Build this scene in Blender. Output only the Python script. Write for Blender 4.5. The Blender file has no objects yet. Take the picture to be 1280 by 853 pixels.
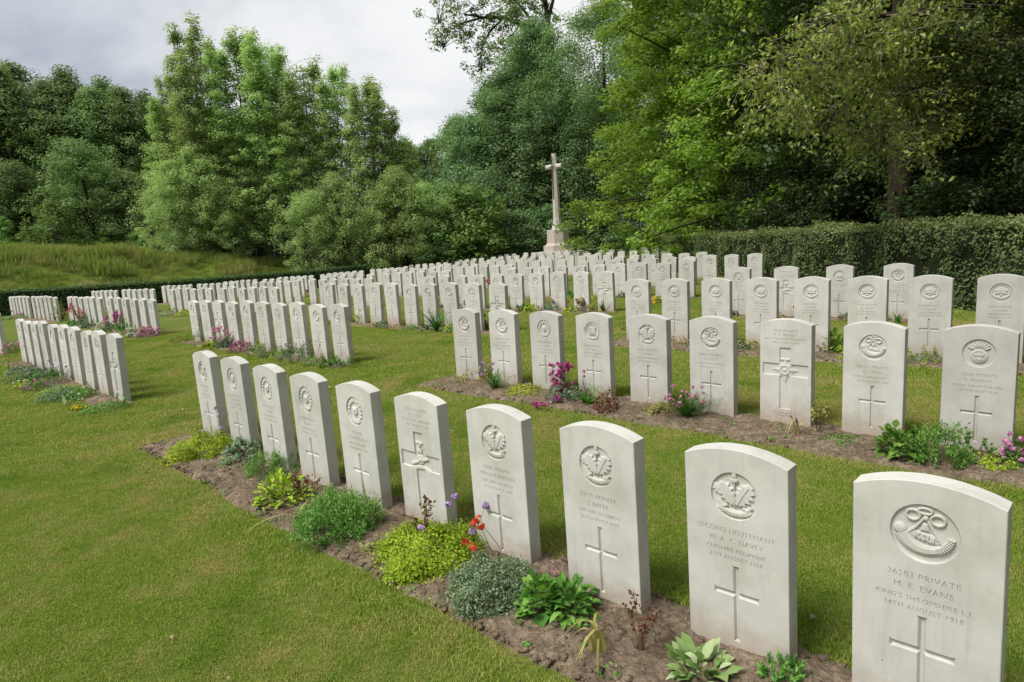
import bpy, math, random
import numpy as np
from mathutils import Vector, Matrix
from mathutils.geometry import delaunay_2d_cdt
PI = math.pi
SC = bpy.context.scene
COL = SC.collection

# ------------------------------------------------------------------ camera
CZ = 1.65                                   # camera height over the datum
FPX, PITCH, ROLL = 831.12, math.radians(9.1355), math.radians(-3.4567)   # focal length in photo pixels
_rt = np.array([1., 0, 0]); _fw = np.array([0, math.cos(PITCH), -math.sin(PITCH)]); _up = np.array([0, math.sin(PITCH), math.cos(PITCH)])
CR = math.cos(ROLL) * _rt + math.sin(ROLL) * _up
CU = -math.sin(ROLL) * _rt + math.cos(ROLL) * _up
cd = bpy.data.cameras.new('camera'); cam = bpy.data.objects.new('camera', cd); COL.objects.link(cam)
cd.sensor_width = 36; cd.lens = FPX / 1280 * 36; cd.clip_start = .05; cd.clip_end = 2000
M = Matrix.Identity(4)
for i in range(3):
    M[i][0], M[i][1], M[i][2] = CR[i], CU[i], -_fw[i]
M[2][3] = CZ
cam.matrix_world = M
SC.camera = cam

# ------------------------------------------------------------------ sky, sun, exposure
SUN_EL, SUN_AZ = math.radians(57), math.radians(210)     # azimuth of the sun measured from +x, counter-clockwise
world = bpy.data.worlds.new('World'); SC.world = world; world.use_nodes = True
nt = world.node_tree; nt.nodes.clear()
def wn(t, **k):
    n = nt.nodes.new(t)
    for a, b in k.items(): setattr(n, a, b)
    return n
sky = wn('ShaderNodeTexSky', sky_type='NISHITA', sun_disc=False, sun_elevation=SUN_EL, sun_rotation=PI / 2 - SUN_AZ)
tc = wn('ShaderNodeTexCoord'); sep = wn('ShaderNodeSeparateXYZ'); nt.links.new(tc.outputs['Generated'], sep.inputs[0])
def wmath(op, a, b):
    n = wn('ShaderNodeMath', operation=op)
    for i, v in enumerate((a, b)):
        if isinstance(v, (int, float)): n.inputs[i].default_value = v
        else: nt.links.new(v, n.inputs[i])
    return n.outputs[0]
den = wmath('ADD', wmath('MAXIMUM', sep.outputs[2], 0.0), 0.34)
cmb = wn('ShaderNodeCombineXYZ')
nt.links.new(wmath('DIVIDE', sep.outputs[0], den), cmb.inputs[0]); nt.links.new(wmath('DIVIDE', sep.outputs[1], den), cmb.inputs[1])
def wnoise(scale, detail, rough, off, dist=0.0):
    mp = wn('ShaderNodeMapping'); mp.inputs['Location'].default_value = off; nt.links.new(cmb.outputs[0], mp.inputs[0])
    n = wn('ShaderNodeTexNoise'); n.inputs['Scale'].default_value = scale; n.inputs['Detail'].default_value = detail
    n.inputs['Roughness'].default_value = rough; n.inputs['Distortion'].default_value = dist
    nt.links.new(mp.outputs[0], n.inputs['Vector']); return n.outputs[0]
def wramp(src, stops):
    r = wn('ShaderNodeValToRGB'); e = r.color_ramp.elements
    while len(e) < len(stops): e.new(.5)
    for el, (p, c) in zip(e, stops): el.position = p; el.color = (*c, 1)
    nt.links.new(src, r.inputs[0]); return r.outputs[0]
CLOUD = wramp(wnoise(1.55, 6, .52, (3.1, 7.9, 0), .15), [(.31, (.36, .395, .46)), (.40, (.50, .53, .575)), (.49, (.66, .675, .695)), (.58, (.76, .763, .77)), (.72, (.80, .802, .805))])
b1 = wn('ShaderNodeBackground'); b1.inputs[1].default_value = .10; nt.links.new(sky.outputs[0], b1.inputs[0])
b2 = wn('ShaderNodeBackground'); b2.inputs[1].default_value = .98; nt.links.new(CLOUD, b2.inputs[0])
mx = wn('ShaderNodeMixShader')
COVER = wramp(wnoise(.55, 4, .5, (11.3, 2.2, 0)), [(.22, (.55,) * 3), (.42, (.95,) * 3)])
nt.links.new(COVER, mx.inputs[0]); nt.links.new(b1.outputs[0], mx.inputs[1]); nt.links.new(b2.outputs[0], mx.inputs[2])
wo = wn('ShaderNodeOutputWorld'); nt.links.new(mx.outputs[0], wo.inputs[0])

ld = bpy.data.lights.new('sun', 'SUN'); ld.energy = 3.3; ld.angle = math.radians(24); ld.color = (1.0, .965, .90)
sun = bpy.data.objects.new('sun', ld); COL.objects.link(sun)
sd = Vector((math.cos(SUN_EL) * math.cos(SUN_AZ), math.cos(SUN_EL) * math.sin(SUN_AZ), math.sin(SUN_EL)))
sun.rotation_euler = sd.to_track_quat('Z', 'Y').to_euler(); sun.location = (0, 0, 60)
SC.view_settings.view_transform = 'Standard'; SC.view_settings.look = 'None'
SC.view_settings.gamma = 1; SC.view_settings.exposure = 0.34
SC.view_settings.use_curve_mapping = False
try:
    SC.cycles.max_bounces = 8; SC.cycles.diffuse_bounces = 5; SC.cycles.glossy_bounces = 2; SC.cycles.transmission_bounces = 4
    SC.cycles.transparent_max_bounces = 4; SC.cycles.use_denoising = True
except Exception: pass

# ------------------------------------------------------------------ plan of the cemetery: s runs along the rows, d across them
TH = math.radians(-44.7066)
U = np.array([math.cos(TH), math.sin(TH)]); N = np.array([-math.sin(TH), math.cos(TH)])
CF = [-1.7709, 0.4077, -0.1097, -0.0937, 0.1623, 0.0111, 0.0442, -0.0411, -0.2025, 0.0832]
def xy(s, d): return s * U[0] + d * N[0], s * U[1] + d * N[1]
def sd_of(x, y): return x * U[0] + y * U[1], x * N[0] + y * N[1]
def smooth(a, b, t):
    t = np.clip((t - a) / (b - a), 0, 1); return t * t * (3 - 2 * t)
def ground_sd(s, d):
    s = np.asarray(s, float); d = np.asarray(d, float)
    a = (np.clip(s, -37, 4) + 15) / 20; b = (np.clip(d, -4, 34) - 12) / 15
    z = CF[0] + CF[1]*a + CF[2]*b + CF[3]*a*a + CF[4]*a*b + CF[5]*b*b + CF[6]*a**3 + CF[7]*a*a*b + CF[8]*a*b*b + CF[9]*b**3
    hb = np.interp(d, [-30, 5, 12, 17, 25, 30, 36, 60], [3.5, 3.15, 2.55, 2.05, 1.1, .75, .6, .6])
    lump = .10 * np.sin(d * .9 + 1.3 * np.sin(s * .5)) + .07 * np.sin(d * 2.1 + s)
    bank = smooth(35.3, 41.5, -s)
    z = z + bank * hb + lump * smooth(35.6, 37.5, -s)
    return z + CZ
def ground(x, y): return ground_sd(*sd_of(np.asarray(x, float), np.asarray(y, float)))
def ray(px, py):
    return _fw + (px - 640) / FPX * CR - (py - 426.5) / FPX * CU
def at(px, py):
    """where the line of sight through a photo pixel meets the ground"""
    r = ray(px, py); t = np.arange(1., 90, .01)
    z = CZ + r[2] * t - ground(r[0] * t, r[1] * t)
    k = int(np.argmax(z < 0)); return np.array([r[0] * t[k], r[1] * t[k]])
def depth_of(x, y): return x * _fw[0] + y * _fw[1] + (ground(x, y) - CZ) * _fw[2]
def col_at(px, dist):
    """plan position in the direction of a photo column at the eye's height, that far away"""
    r = ray(px, 293 - (px - 640) * .0604); k = dist / r[1]; return np.array([r[0] * k, dist])

# ------------------------------------------------------------------ small helpers
def tag(o, label=None, cat=None, group=None, kind=None):
    if label: o['label'] = label
    if cat: o['category'] = cat
    if group: o['group'] = group
    if kind: o['kind'] = kind
    return o
def empty(name, loc, rot=(0, 0, 0)):
    o = bpy.data.objects.new(name, None); COL.objects.link(o); o.location = loc; o.rotation_euler = rot
    o.empty_display_size = .1; return o
def link(name, me, mat=None, parent=None):
    o = bpy.data.objects.new(name, me); COL.objects.link(o)
    if mat is not None and not me.materials: me.materials.append(mat)
    if parent: o.parent = parent
    return o
def mesh_np(name, V, F, attr=None, smooth_=False):
    """V (n,3); F (m,k) with one k; attr: per-vertex float 'var'"""
    me = bpy.data.meshes.new(name); V = np.asarray(V, np.float32); F = np.asarray(F, np.int32)
    m, k = F.shape
    me.vertices.add(len(V)); me.vertices.foreach_set('co', V.ravel())
    me.loops.add(m * k); me.loops.foreach_set('vertex_index', F.ravel())
    me.polygons.add(m); me.polygons.foreach_set('loop_start', np.arange(0, m * k, k, dtype=np.int32))
    if smooth_: me.polygons.foreach_set('use_smooth', np.ones(m, bool))
    me.update(calc_edges=True)
    if attr is not None:
        a = me.attributes.new('var', 'FLOAT', 'POINT'); a.data.foreach_set('value', np.asarray(attr, np.float32))
    return me
class MB:
    """collects polygons into one mesh"""
    def __init__(s): s.v = []; s.f = []
    def add(s, v, f):
        o = len(s.v); s.v += [tuple(p) for p in v]; s.f += [tuple(i + o for i in q) for q in f]
    def tube(s, pts, rad, n=6, cap=True, flat=1.0):
        pts = [Vector(p) for p in pts]; rings = []
        prev = None
        for i, p in enumerate(pts):
            t = (pts[min(i + 1, len(pts) - 1)] - pts[max(i - 1, 0)])
            if t.length < 1e-9: t = Vector((0, 0, 1))
            t.normalize()
            a = prev - t * prev.dot(t) if prev is not None else t.orthogonal()
            if a.length < 1e-6: a = t.orthogonal()
            a.normalize(); prev = a
            b = t.cross(a); r = rad[i] if hasattr(rad, '__len__') else rad
            rings.append([p + (a * math.cos(2 * PI * k / n) + b * math.sin(2 * PI * k / n) * flat) * r for k in range(n)])
        v = [q for r in rings for q in r]
        f = [(i * n + k, i * n + (k + 1) % n, (i + 1) * n + (k + 1) % n, (i + 1) * n + k) for i in range(len(pts) - 1) for k in range(n)]
        if cap: f += [tuple(range(n))[::-1], tuple((len(pts) - 1) * n + k for k in range(n))]
        s.add(v, f)
    def prism(s, poly0, z0, poly1, z1, caps=True):
        n = len(poly0)
        v = [(p[0], p[1], z0) for p in poly0] + [(p[0], p[1], z1) for p in poly1]
        f = [(k, (k + 1) % n, n + (k + 1) % n, n + k) for k in range(n)]
        if caps: f += [tuple(range(n))[::-1], tuple(range(n, 2 * n))]
        s.add(v, f)
    def build(s, name, mat, parent=None, smooth_=False):
        me = bpy.data.meshes.new(name); me.from_pydata(s.v, [], s.f); me.update()
        if smooth_: me.polygons.foreach_set('use_smooth', np.ones(len(me.polygons), bool))
        return link(name, me, mat, parent)
ORD = ['first', 'second', 'third', 'fourth', 'fifth', 'sixth', 'seventh', 'eighth', 'ninth', 'tenth', 'eleventh', 'twelfth', 'thirteenth']

# ------------------------------------------------------------------ materials
class NB:
    def __init__(s, name):
        s.m = bpy.data.materials.new(name); s.m.use_nodes = True; s.t = s.m.node_tree; s.t.nodes.clear()
        s.out = s.n('ShaderNodeOutputMaterial')
    def n(s, t, **k):
        x = s.t.nodes.new(t)
        for a, b in k.items(): setattr(x, a, b)
        return x
    def l(s, a, b): s.t.links.new(a, b)
    def setin(s, node, i, v):
        if isinstance(v, (int, float)): node.inputs[i].default_value = v
        elif isinstance(v, tuple): node.inputs[i].default_value = v if len(v) == 4 or node.inputs[i].type == 'VECTOR' else (*v, 1)
        else: s.l(v, node.inputs[i])
    def noise(s, vec, scale, detail=3, rough=.55, dist=0.):
        x = s.n('ShaderNodeTexNoise'); s.setin(x, 'Scale', scale); s.setin(x, 'Detail', detail); s.setin(x, 'Roughness', rough); s.setin(x, 'Distortion', dist)
        if vec is not None: s.l(vec, x.inputs['Vector'])
        return x.outputs[0]
    def math(s, op, a, b=0., c=None):
        x = s.n('ShaderNodeMath', operation=op); s.setin(x, 0, a); s.setin(x, 1, b)
        if c is not None: s.setin(x, 2, c)
        return x.outputs[0]
    def vmath(s, op, a, b):
        x = s.n('ShaderNodeVectorMath', operation=op); s.setin(x, 0, a); s.setin(x, 1, b); return x.outputs[0]
    def ramp(s, f, stops):
        r = s.n('ShaderNodeValToRGB'); e = r.color_ramp.elements
        while len(e) < len(stops): e.new(.5)
        for el, (p, c) in zip(e, stops): el.position = p; el.color = (*(c if isinstance(c, tuple) else (c,) * 3), 1)
        s.l(f, r.inputs[0]); return r.outputs[0]
    def mix(s, f, a, b, mode='MIX'):
        x = s.n('ShaderNodeMix', data_type='RGBA', blend_type=mode); s.setin(x, 0, f); s.setin(x, 6, a); s.setin(x, 7, b); return x.outputs[2]
    def bump(s, h, strength=.3, dist=.01):
        x = s.n('ShaderNodeBump'); s.setin(x, 'Strength', strength); s.setin(x, 'Distance', dist); s.l(h, x.inputs['Height']); return x.outputs[0]
    def pbr(s, col, rough=.8, normal=None, spec=.3):
        p = s.n('ShaderNodeBsdfPrincipled'); s.setin(p, 'Base Color', col); s.setin(p, 'Roughness', rough); p.inputs['Specular IOR Level'].default_value = spec
        if normal is not None: s.l(normal, p.inputs['Normal'])
        s.l(p.outputs[0], s.out.inputs[0]); return s.m
    def pos(s): return s.n('ShaderNodeNewGeometry').outputs['Position']
    def obj(s): return s.n('ShaderNodeTexCoord').outputs['Object']
    def rnd(s): return s.n('ShaderNodeObjectInfo').outputs['Random']
    def var(s):
        a = s.n('ShaderNodeAttribute'); a.attribute_name = 'var'; return a.outputs['Fac']

def mat_leaf(name, c0, c1, c2=None, trans=.4, rough=.55, spec=.25, treevar=.35, k=1.0, sat=.86):
    b = NB(name); c0, c1, c2 = (None if c is None else tuple(min(.85, x * k) for x in c) for c in (c0, c1, c2))
    v = b.var()
    stops = [(0., c0), (1., c1)] if c2 is None else [(0., c0), (.6, c1), (1., c2)]
    c = b.ramp(v, stops)
    k = b.math('MULTIPLY_ADD', b.rnd(), treevar, 1 - treevar / 2)
    h = b.n('ShaderNodeHueSaturation'); b.setin(h, 'Value', k); b.setin(h, 'Saturation', sat); b.setin(h, 'Hue', b.math('MULTIPLY_ADD', b.rnd(), .03, .485)); b.l(c, h.inputs['Color'])
    c = h.outputs[0]
    p = b.n('ShaderNodeBsdfPrincipled'); b.setin(p, 'Base Color', c); b.setin(p, 'Roughness', rough); p.inputs['Specular IOR Level'].default_value = spec
    t = b.n('ShaderNodeBsdfTranslucent'); b.l(b.mix(1., c, (.95, 1.0, .55), 'MULTIPLY'), t.inputs[0])
    m = b.n('ShaderNodeMixShader'); b.setin(m, 0, trans); b.l(p.outputs[0], m.inputs[1]); b.l(t.outputs[0], m.inputs[2]); b.l(m.outputs[0], b.out.inputs[0])
    return b.m
def mat_plain(name, c, rough=.7, spec=.3, var=.12, scale=8.):
    b = NB(name); n = b.noise(b.obj(), scale, 3)
    col = b.mix(b.math('MULTIPLY', n, 1.), tuple(x * (1 - var) for x in c), tuple(min(1, x * (1 + var)) for x in c))
    return b.pbr(col, rough, None, spec)
def mat_stone():
    b = NB('portland_stone'); o = b.obj()
    sr = b.n('ShaderNodeSeparateColor'); b.l(b.n('ShaderNodeObjectInfo').outputs['Color'], sr.inputs[0]); r = sr.outputs[0]
    off = b.n('ShaderNodeCombineXYZ'); b.l(b.math('MULTIPLY', r, 37.), off.inputs[0]); b.l(b.math('MULTIPLY', r, 91.), off.inputs[2])
    q = b.vmath('ADD', o, off.outputs[0])
    big = b.noise(q, 5., 4, .6); fine = b.noise(q, 60., 4, .7); grain = b.noise(q, 420., 2, .5)
    c = b.ramp(big, [(.25, (.425, .415, .382)), (.55, (.525, .513, .477)), (.8, (.575, .562, .525))])
    c = b.mix(b.math('MULTIPLY', b.math('SUBTRACT', fine, .35), .55), c, (.625, .612, .572))
    # weather streaks running down the face and lichen specks
    mp = b.n('ShaderNodeMapping'); mp.inputs['Scale'].default_value = (26, 26, 2.2); b.l(q, mp.inputs[0])
    st = b.ramp(b.noise(mp.outputs[0], 1., 3, .6), [(.55, 0.), (.78, .50)])
    c = b.mix(st, c, (.36, .35, .305))
    sp = b.math('MULTIPLY', b.ramp(b.noise(q, 95., 2, .4), [(.70, 0.), (.75, .8)]), b.ramp(b.noise(q, 7., 2, .5), [(.50, 0.), (.62, 1.)]))
    c = b.mix(sp, c, (.17, .165, .14))
    gl = b.ramp(b.noise(q, 3.6, 4, .65), [(.52, 0.), (.72, .60)])
    c = b.mix(gl, c, (.36, .37, .30))
    # earth splashed on the foot of the stone
    sz = b.n('ShaderNodeSeparateXYZ'); b.l(o, sz.inputs[0])
    hgt = b.math('ADD', sz.outputs[2], b.math('MULTIPLY', b.math('SUBTRACT', b.noise(q, 14., 4, .65), .5), -.22))
    sp2 = b.ramp(b.math('MULTIPLY_ADD', hgt, -5.2, 1.), [(.05, 0.), (.55, .46), (1., .72)])
    c = b.mix(b.math('MULTIPLY', sp2, b.math('MULTIPLY_ADD', r, .7, .45)), c, (.33, .25, .18))
    k = b.math('MULTIPLY_ADD', r, .17, .90)
    h = b.n('ShaderNodeHueSaturation'); b.setin(h, 'Value', k); b.l(c, h.inputs['Color'])
    nb = b.bump(b.math('ADD', b.math('MULTIPLY', fine, .5), b.math('MULTIPLY', grain, .4)), .25, .002)
    return b.pbr(h.outputs[0], .88, nb, .2)
def mat_ground():
    b = NB('lawn_turf'); p = b.pos()
    big = b.noise(p, .55, 4, .6, .3); mid = b.noise(p, 2.6, 4, .6); fine = b.noise(p, 38., 4, .7); vf = b.noise(p, 190., 2, .6)
    g = b.mix(fine, (.068, .105, .013), (.135, .170, .028))  # turf darker than the blades: shade in the gaps put into its colour
    dry = b.ramp(b.math('ADD', b.math('MULTIPLY', big, .52), b.math('MULTIPLY', mid, .48)), [(.52, 0.), (.64, .7)])
    c = b.mix(dry, g, (.200, .165, .064))
    c = b.mix(b.ramp(b.noise(p, 11., 3, .6), [(.58, 0.), (.75, .4)]), c, (.070, .105, .014))
    nb = b.bump(b.math('ADD', fine, b.math('MULTIPLY', vf, .6)), .6, .015)
    return b.pbr(c, .9, nb, .1)
def mat_grass(name='grass_blade', bright=1.0, tall=False):
    b = NB(name); p = b.pos(); v = b.var()
    big = b.noise(p, .55, 4, .6, .3); mid = b.noise(p, 2.6, 4, .6)
    f = tuple
    if tall:
        c = b.mix(v, (.155, .240, .036), (.320, .410, .095))
        dry = b.ramp(b.math('ADD', b.math('MULTIPLY', big, .5), b.math('MULTIPLY', b.noise(p, .9, 3, .6), .5)), [(.45, 0.), (.62, .75)])
        c = b.mix(dry, c, (.36, .31, .12))
    else:
        c = b.mix(v, (.165, .258, .030), (.365, .458, .088))
        sm = b.noise(p, 8.5, 4, .65, .4)
        dry = b.ramp(b.math('ADD', b.math('ADD', b.math('MULTIPLY', big, .36), b.math('MULTIPLY', mid, .34)), b.math('MULTIPLY', sm, .30)), [(.45, 0.), (.575, .88)])
        c = b.mix(b.math('MULTIPLY', dry, b.ramp(v, [(.1, .35), (.8, 1.)])), c, (.54, .45, .180))
        c = b.mix(b.ramp(b.noise(p, 1.3, 3, .6, .5), [(.55, 0.), (.68, .70)]), c, (.130, .260, .020))
    d = b.n('ShaderNodeBsdfDiffuse'); b.l(c, d.inputs[0])
    t = b.n('ShaderNodeBsdfTranslucent'); b.l(c, t.inputs[0])
    m = b.n('ShaderNodeMixShader'); b.setin(m, 0, .3); b.l(d.outputs[0], m.inputs[1]); b.l(t.outputs[0], m.inputs[2]); b.l(m.outputs[0], b.out.inputs[0])
    return b.m
def mat_soil():
    b = NB('dry_soil'); p = b.pos()
    a = b.noise(p, 7., 5, .65); f = b.noise(p, 60., 4, .7)
    c = b.ramp(a, [(.3, (.125, .093, .062)), (.5, (.252, .190, .130)), (.72, (.380, .298, .212))])
    c = b.mix(b.ramp(b.noise(p, 34., 4, .7), [(.42, .65), (.60, 0.)]), c, (.085, .064, .046))
    c = b.mix(b.ramp(b.noise(p, 90., 2, .5), [(.68, 0.), (.72, .8)]), c, (.40, .35, .28))
    nb = b.bump(b.math('ADD', f, b.noise(p, 25., 3, .6)), 1., .02)
    return b.pbr(c, .95, nb, .1)
def mat_bark(name, c0, c1, sx=9.):
    b = NB(name); o = b.obj(); mp = b.n('ShaderNodeMapping'); mp.inputs['Scale'].default_value = (sx, sx, 1.6); b.l(o, mp.inputs[0])
    n = b.noise(mp.outputs[0], 1.5, 6, .7); c = b.ramp(n, [(.35, c0), (.65, c1)])
    return b.pbr(c, .9, b.bump(n, .8, .03), .15)
M_STONE = mat_stone(); M_GROUND = mat_ground(); M_GRASS = mat_grass(); M_TALL = mat_grass('long_grass', tall=True); M_SOIL = mat_soil()
M_BARK = mat_bark('bark_brown', (.014, .010, .007), (.050, .037, .025)); M_BARKG = mat_bark('bark_grey', (.06, .056, .045), (.19, .175, .14))
M_TWIG = mat_plain('twig', (.20, .165, .12))
L_WOOD = mat_leaf('leaf_wood', (.030, .060, .018), (.080, .130, .038), (.135, .190, .070), trans=.48, k=2.15)
L_BIRCH = mat_leaf('leaf_birch', (.060, .095, .024), (.120, .175, .050), (.200, .255, .105), trans=.52, k=2.8)
L_DARK = mat_leaf('leaf_dark', (.026, .058, .020), (.070, .125, .044), (.130, .190, .090), trans=.48, k=2.5)
L_SHADE = mat_leaf('leaf_painted_shade', (.020, .042, .010), (.050, .090, .020), (.085, .130, .034), trans=.4)  # darker leaf green: canopy shade of the right wood painted into the colour
L_OAK = mat_leaf('leaf_oak', (.050, .090, .010), (.115, .185, .020), (.215, .285, .040), trans=.5, k=1.85, sat=.95)
L_CHEST = mat_leaf('leaf_chestnut', (.050, .085, .012), (.120, .165, .026), (.215, .245, .060), trans=.5, k=2.9)
L_BUSH = mat_leaf('leaf_bush', (.030, .075, .010), (.080, .155, .018), (.135, .215, .040), trans=.4, k=1.9)
L_HEDGE = mat_leaf('leaf_hedge', (.018, .036, .010), (.062, .090, .024), (.170, .155, .065), treevar=0., k=3.2)
L_HEDGE2 = mat_leaf('leaf_box_hedge', (.010, .030, .008), (.028, .062, .014), (.055, .095, .028), treevar=0., k=3.0)
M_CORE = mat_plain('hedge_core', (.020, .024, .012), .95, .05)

# ------------------------------------------------------------------ ground
def axis(fine0, fine1, step, lo, hi):
    a = list(np.arange(fine0, fine1 + 1e-6, step)); st = step
    while a[-1] < hi: st *= 1.13; a.append(a[-1] + st)
    st = step
    while a[0] > lo: st *= 1.13; a.insert(0, a[0] - st)
    return np.array(a)
gx = axis(-34, 14, .5, -420, 420); gy = axis(-6, 52, .5, -200, 900)
X, Y = np.meshgrid(gx, gy); Z = ground(X, Y)
far = smooth(70, 160, np.hypot(X, Y)); Z = Z * (1 - far) + far * (.6)
V = np.stack([X, Y, Z], -1).reshape(-1, 3); nx = len(gx)
ii = np.arange(len(gy) - 1)[:, None] * nx + np.arange(nx - 1)[None]
F = np.stack([ii, ii + 1, ii + nx + 1, ii + nx], -1).reshape(-1, 4)
gr = link('ground', mesh_np('ground', V, F, smooth_=True), M_GROUND); tag(gr, kind='structure', label='mown cemetery lawn and surrounding ground')

# ------------------------------------------------------------------ rows of headstones (s, d, height of the foot, yaw, lean along, lean back)
W, HS, T, RISE = .381, .774, .0762, .039
def row_lin(s0, d0, z0, yaw, sp, slope, n, lx=0, ly=0):
    return [(s0 + i * sp, d0, z0 + i * sp * slope + CZ, yaw, lx, ly) for i in range(n)]
rowA = [(-5.908, 2.148, -1.656, -.006), (-5.268, 2.132, -1.650, -.005), (-4.638, 2.116, -1.650, -.004), (-4.050, 2.108, -1.650, -.001), (-3.431, 2.093, -1.638, -.005),
        (-2.891, 2.145, -1.651, .004), (-2.266, 2.137, -1.634, .004), (-1.626, 2.107, -1.613, -.002), (-1.032, 2.129, -1.608, .014), (-.432, 2.078, -1.576, .003)]
ROWS = {}      # (plot, row) -> stones ordered from the aisle between the near plot and the middle plot outwards
ROWS['near', 0] = [(s, d, z + CZ, y + .002, -.0106, -.0092) for s, d, z, y in rowA]
ROWS['near', 1] = row_lin(-5.5565, 4.8671, -1.6027, .0006, .5971, .0136, 11)
ROWS['near', 2] = row_lin(-5.1837, 7.7307, -1.5281, .002, .5847, .0153, 10)
def on_ground(ss, d): return [(s, d, float(ground_sd(s, d)), 0, 0, 0) for s in ss]
ROWS['near', 3] = on_ground([-5.05, -4.27, -3.47, -2.68], 10.54)
ROWS['middle', 0] = row_lin(-14.006, 2.1552, -1.7353, -.0005, .5955, .012, 10, .0026, .0029)[::-1]
ROWS['middle', 1] = row_lin(-13.3144, 4.7955, -1.6808, -.004, .582, .0117, 10)[::-1]
ROWS['middle', 2] = row_lin(-13.3356, 7.7275, -1.663, 0, .5975, .0115, 10)[::-1]
ROWS['middle', 3] = on_ground([-7.79 - .609 * i for i in range(10)], 10.54)
ROWS['middle', 4] = on_ground([-7.63 - .609 * i for i in range(10)], 13.35)
ROWS['middle', 5] = on_ground([-7.35 - .605 * i for i in range(10)], 16.2)
ROWS['middle', 6] = on_ground([-10.29 - .62 * i for i in range(6)], 18.97)
ROWS['middle', 7] = on_ground([-13.3], 21.78)
g3 = [-15.94 - .63 * i for i in range(6)] + [-20.08 - .61 * i for i in range(6)]
g4 = [-25.02 - .64 * i for i in range(6)] + [-29.25 - .64 * i for i in range(6)]
for k in range(1, 10):
    sh = 0 if k < 9 else -1.3
    ROWS['left', k] = on_ground([s + sh for s in g3], 2.11 + 2.805 * k if k > 1 else 4.87)
ROWS['left', 0] = on_ground([s - .27 for s in g3[:8]], 2.15)
for k in range(1, 11):
    ROWS['hedge', k] = on_ground(g4, 2.11 + 2.805 * k if k > 1 else 4.87)
PLOT = {'near': 'nearest right-hand plot', 'middle': 'middle plot', 'left': 'third plot leftward', 'hedge': 'farthest plot beside the low hedge'}

# ------------------------------------------------------------------ carved headstone faces
def text_faces(body, size, cx, cz, bold=0., space=1.1):
    cu = bpy.data.curves.new('t', 'FONT'); cu.body = body; cu.size = size; cu.align_x = 'CENTER'; cu.align_y = 'CENTER'
    cu.resolution_u = 2; cu.space_character = space; cu.offset = bold
    o = bpy.data.objects.new('t', cu); COL.objects.link(o); bpy.context.view_layer.update()
    me = o.evaluated_get(bpy.context.evaluated_depsgraph_get()).to_mesh()
    v = [(p.co.x + cx, p.co.y + cz) for p in me.vertices]; f = [tuple(p.vertices) for p in me.polygons]
    bpy.data.objects.remove(o); bpy.data.curves.remove(cu); return v, f
def arch(inset):
    w = W / 2 - inset; R = (W * W / 4 + RISE * RISE) / (2 * RISE); c = HS + RISE - R; r = R - inset
    a0 = math.asin(w / r); n = 14
    return [(r * math.sin(a0 - 2 * a0 * k / n), c + r * math.cos(a0 - 2 * a0 * k / n)) for k in range(n + 1)]
def outline(inset): return [(-(W / 2 - inset), -.14), (W / 2 - inset, -.14)] + arch(inset)
def thin_cross(e, z0=.075, z1=.372, za=.262, L=.085, a=.0105):
    a, fl = a - e, .0035
    t = .007
    z0, z1, L = z0 + e, z1 - e, L - e
    return [(-a - fl, z0), (a + fl, z0), (a, z0 + t), (a, za - a), (L - t, za - a), (L, za - a - fl), (L, za + a + fl), (L - t, za + a), (a, za + a), (a, z1 - t), (a + fl, z1), (-a - fl, z1), (-a, z1 - t),
            (-a, za + a), (-L + t, za + a), (-L, za + a + fl), (-L, za - a - fl), (-L + t, za - a), (-a, za - a), (-a, z0 + t)]
def big_cross(e, z0=.13, z1=.60, zb=.385, zt=.478, L=.168, a=.041):
    a, z0, z1, zb, zt, L = a - e, z0 + e, z1 - e, zb + e, zt - e, L - e
    return [(-a, z0), (a, z0), (a, zb), (L, zb), (L, zt), (a, zt), (a, z1), (-a, z1), (-a, zt), (-L, zt), (-L, zb), (-a, zb)]
def ring(cx, cz, r, n=40): return [(cx + r * math.cos(2 * PI * k / n), cz + r * math.sin(2 * PI * k / n)) for k in range(n)]
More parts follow.
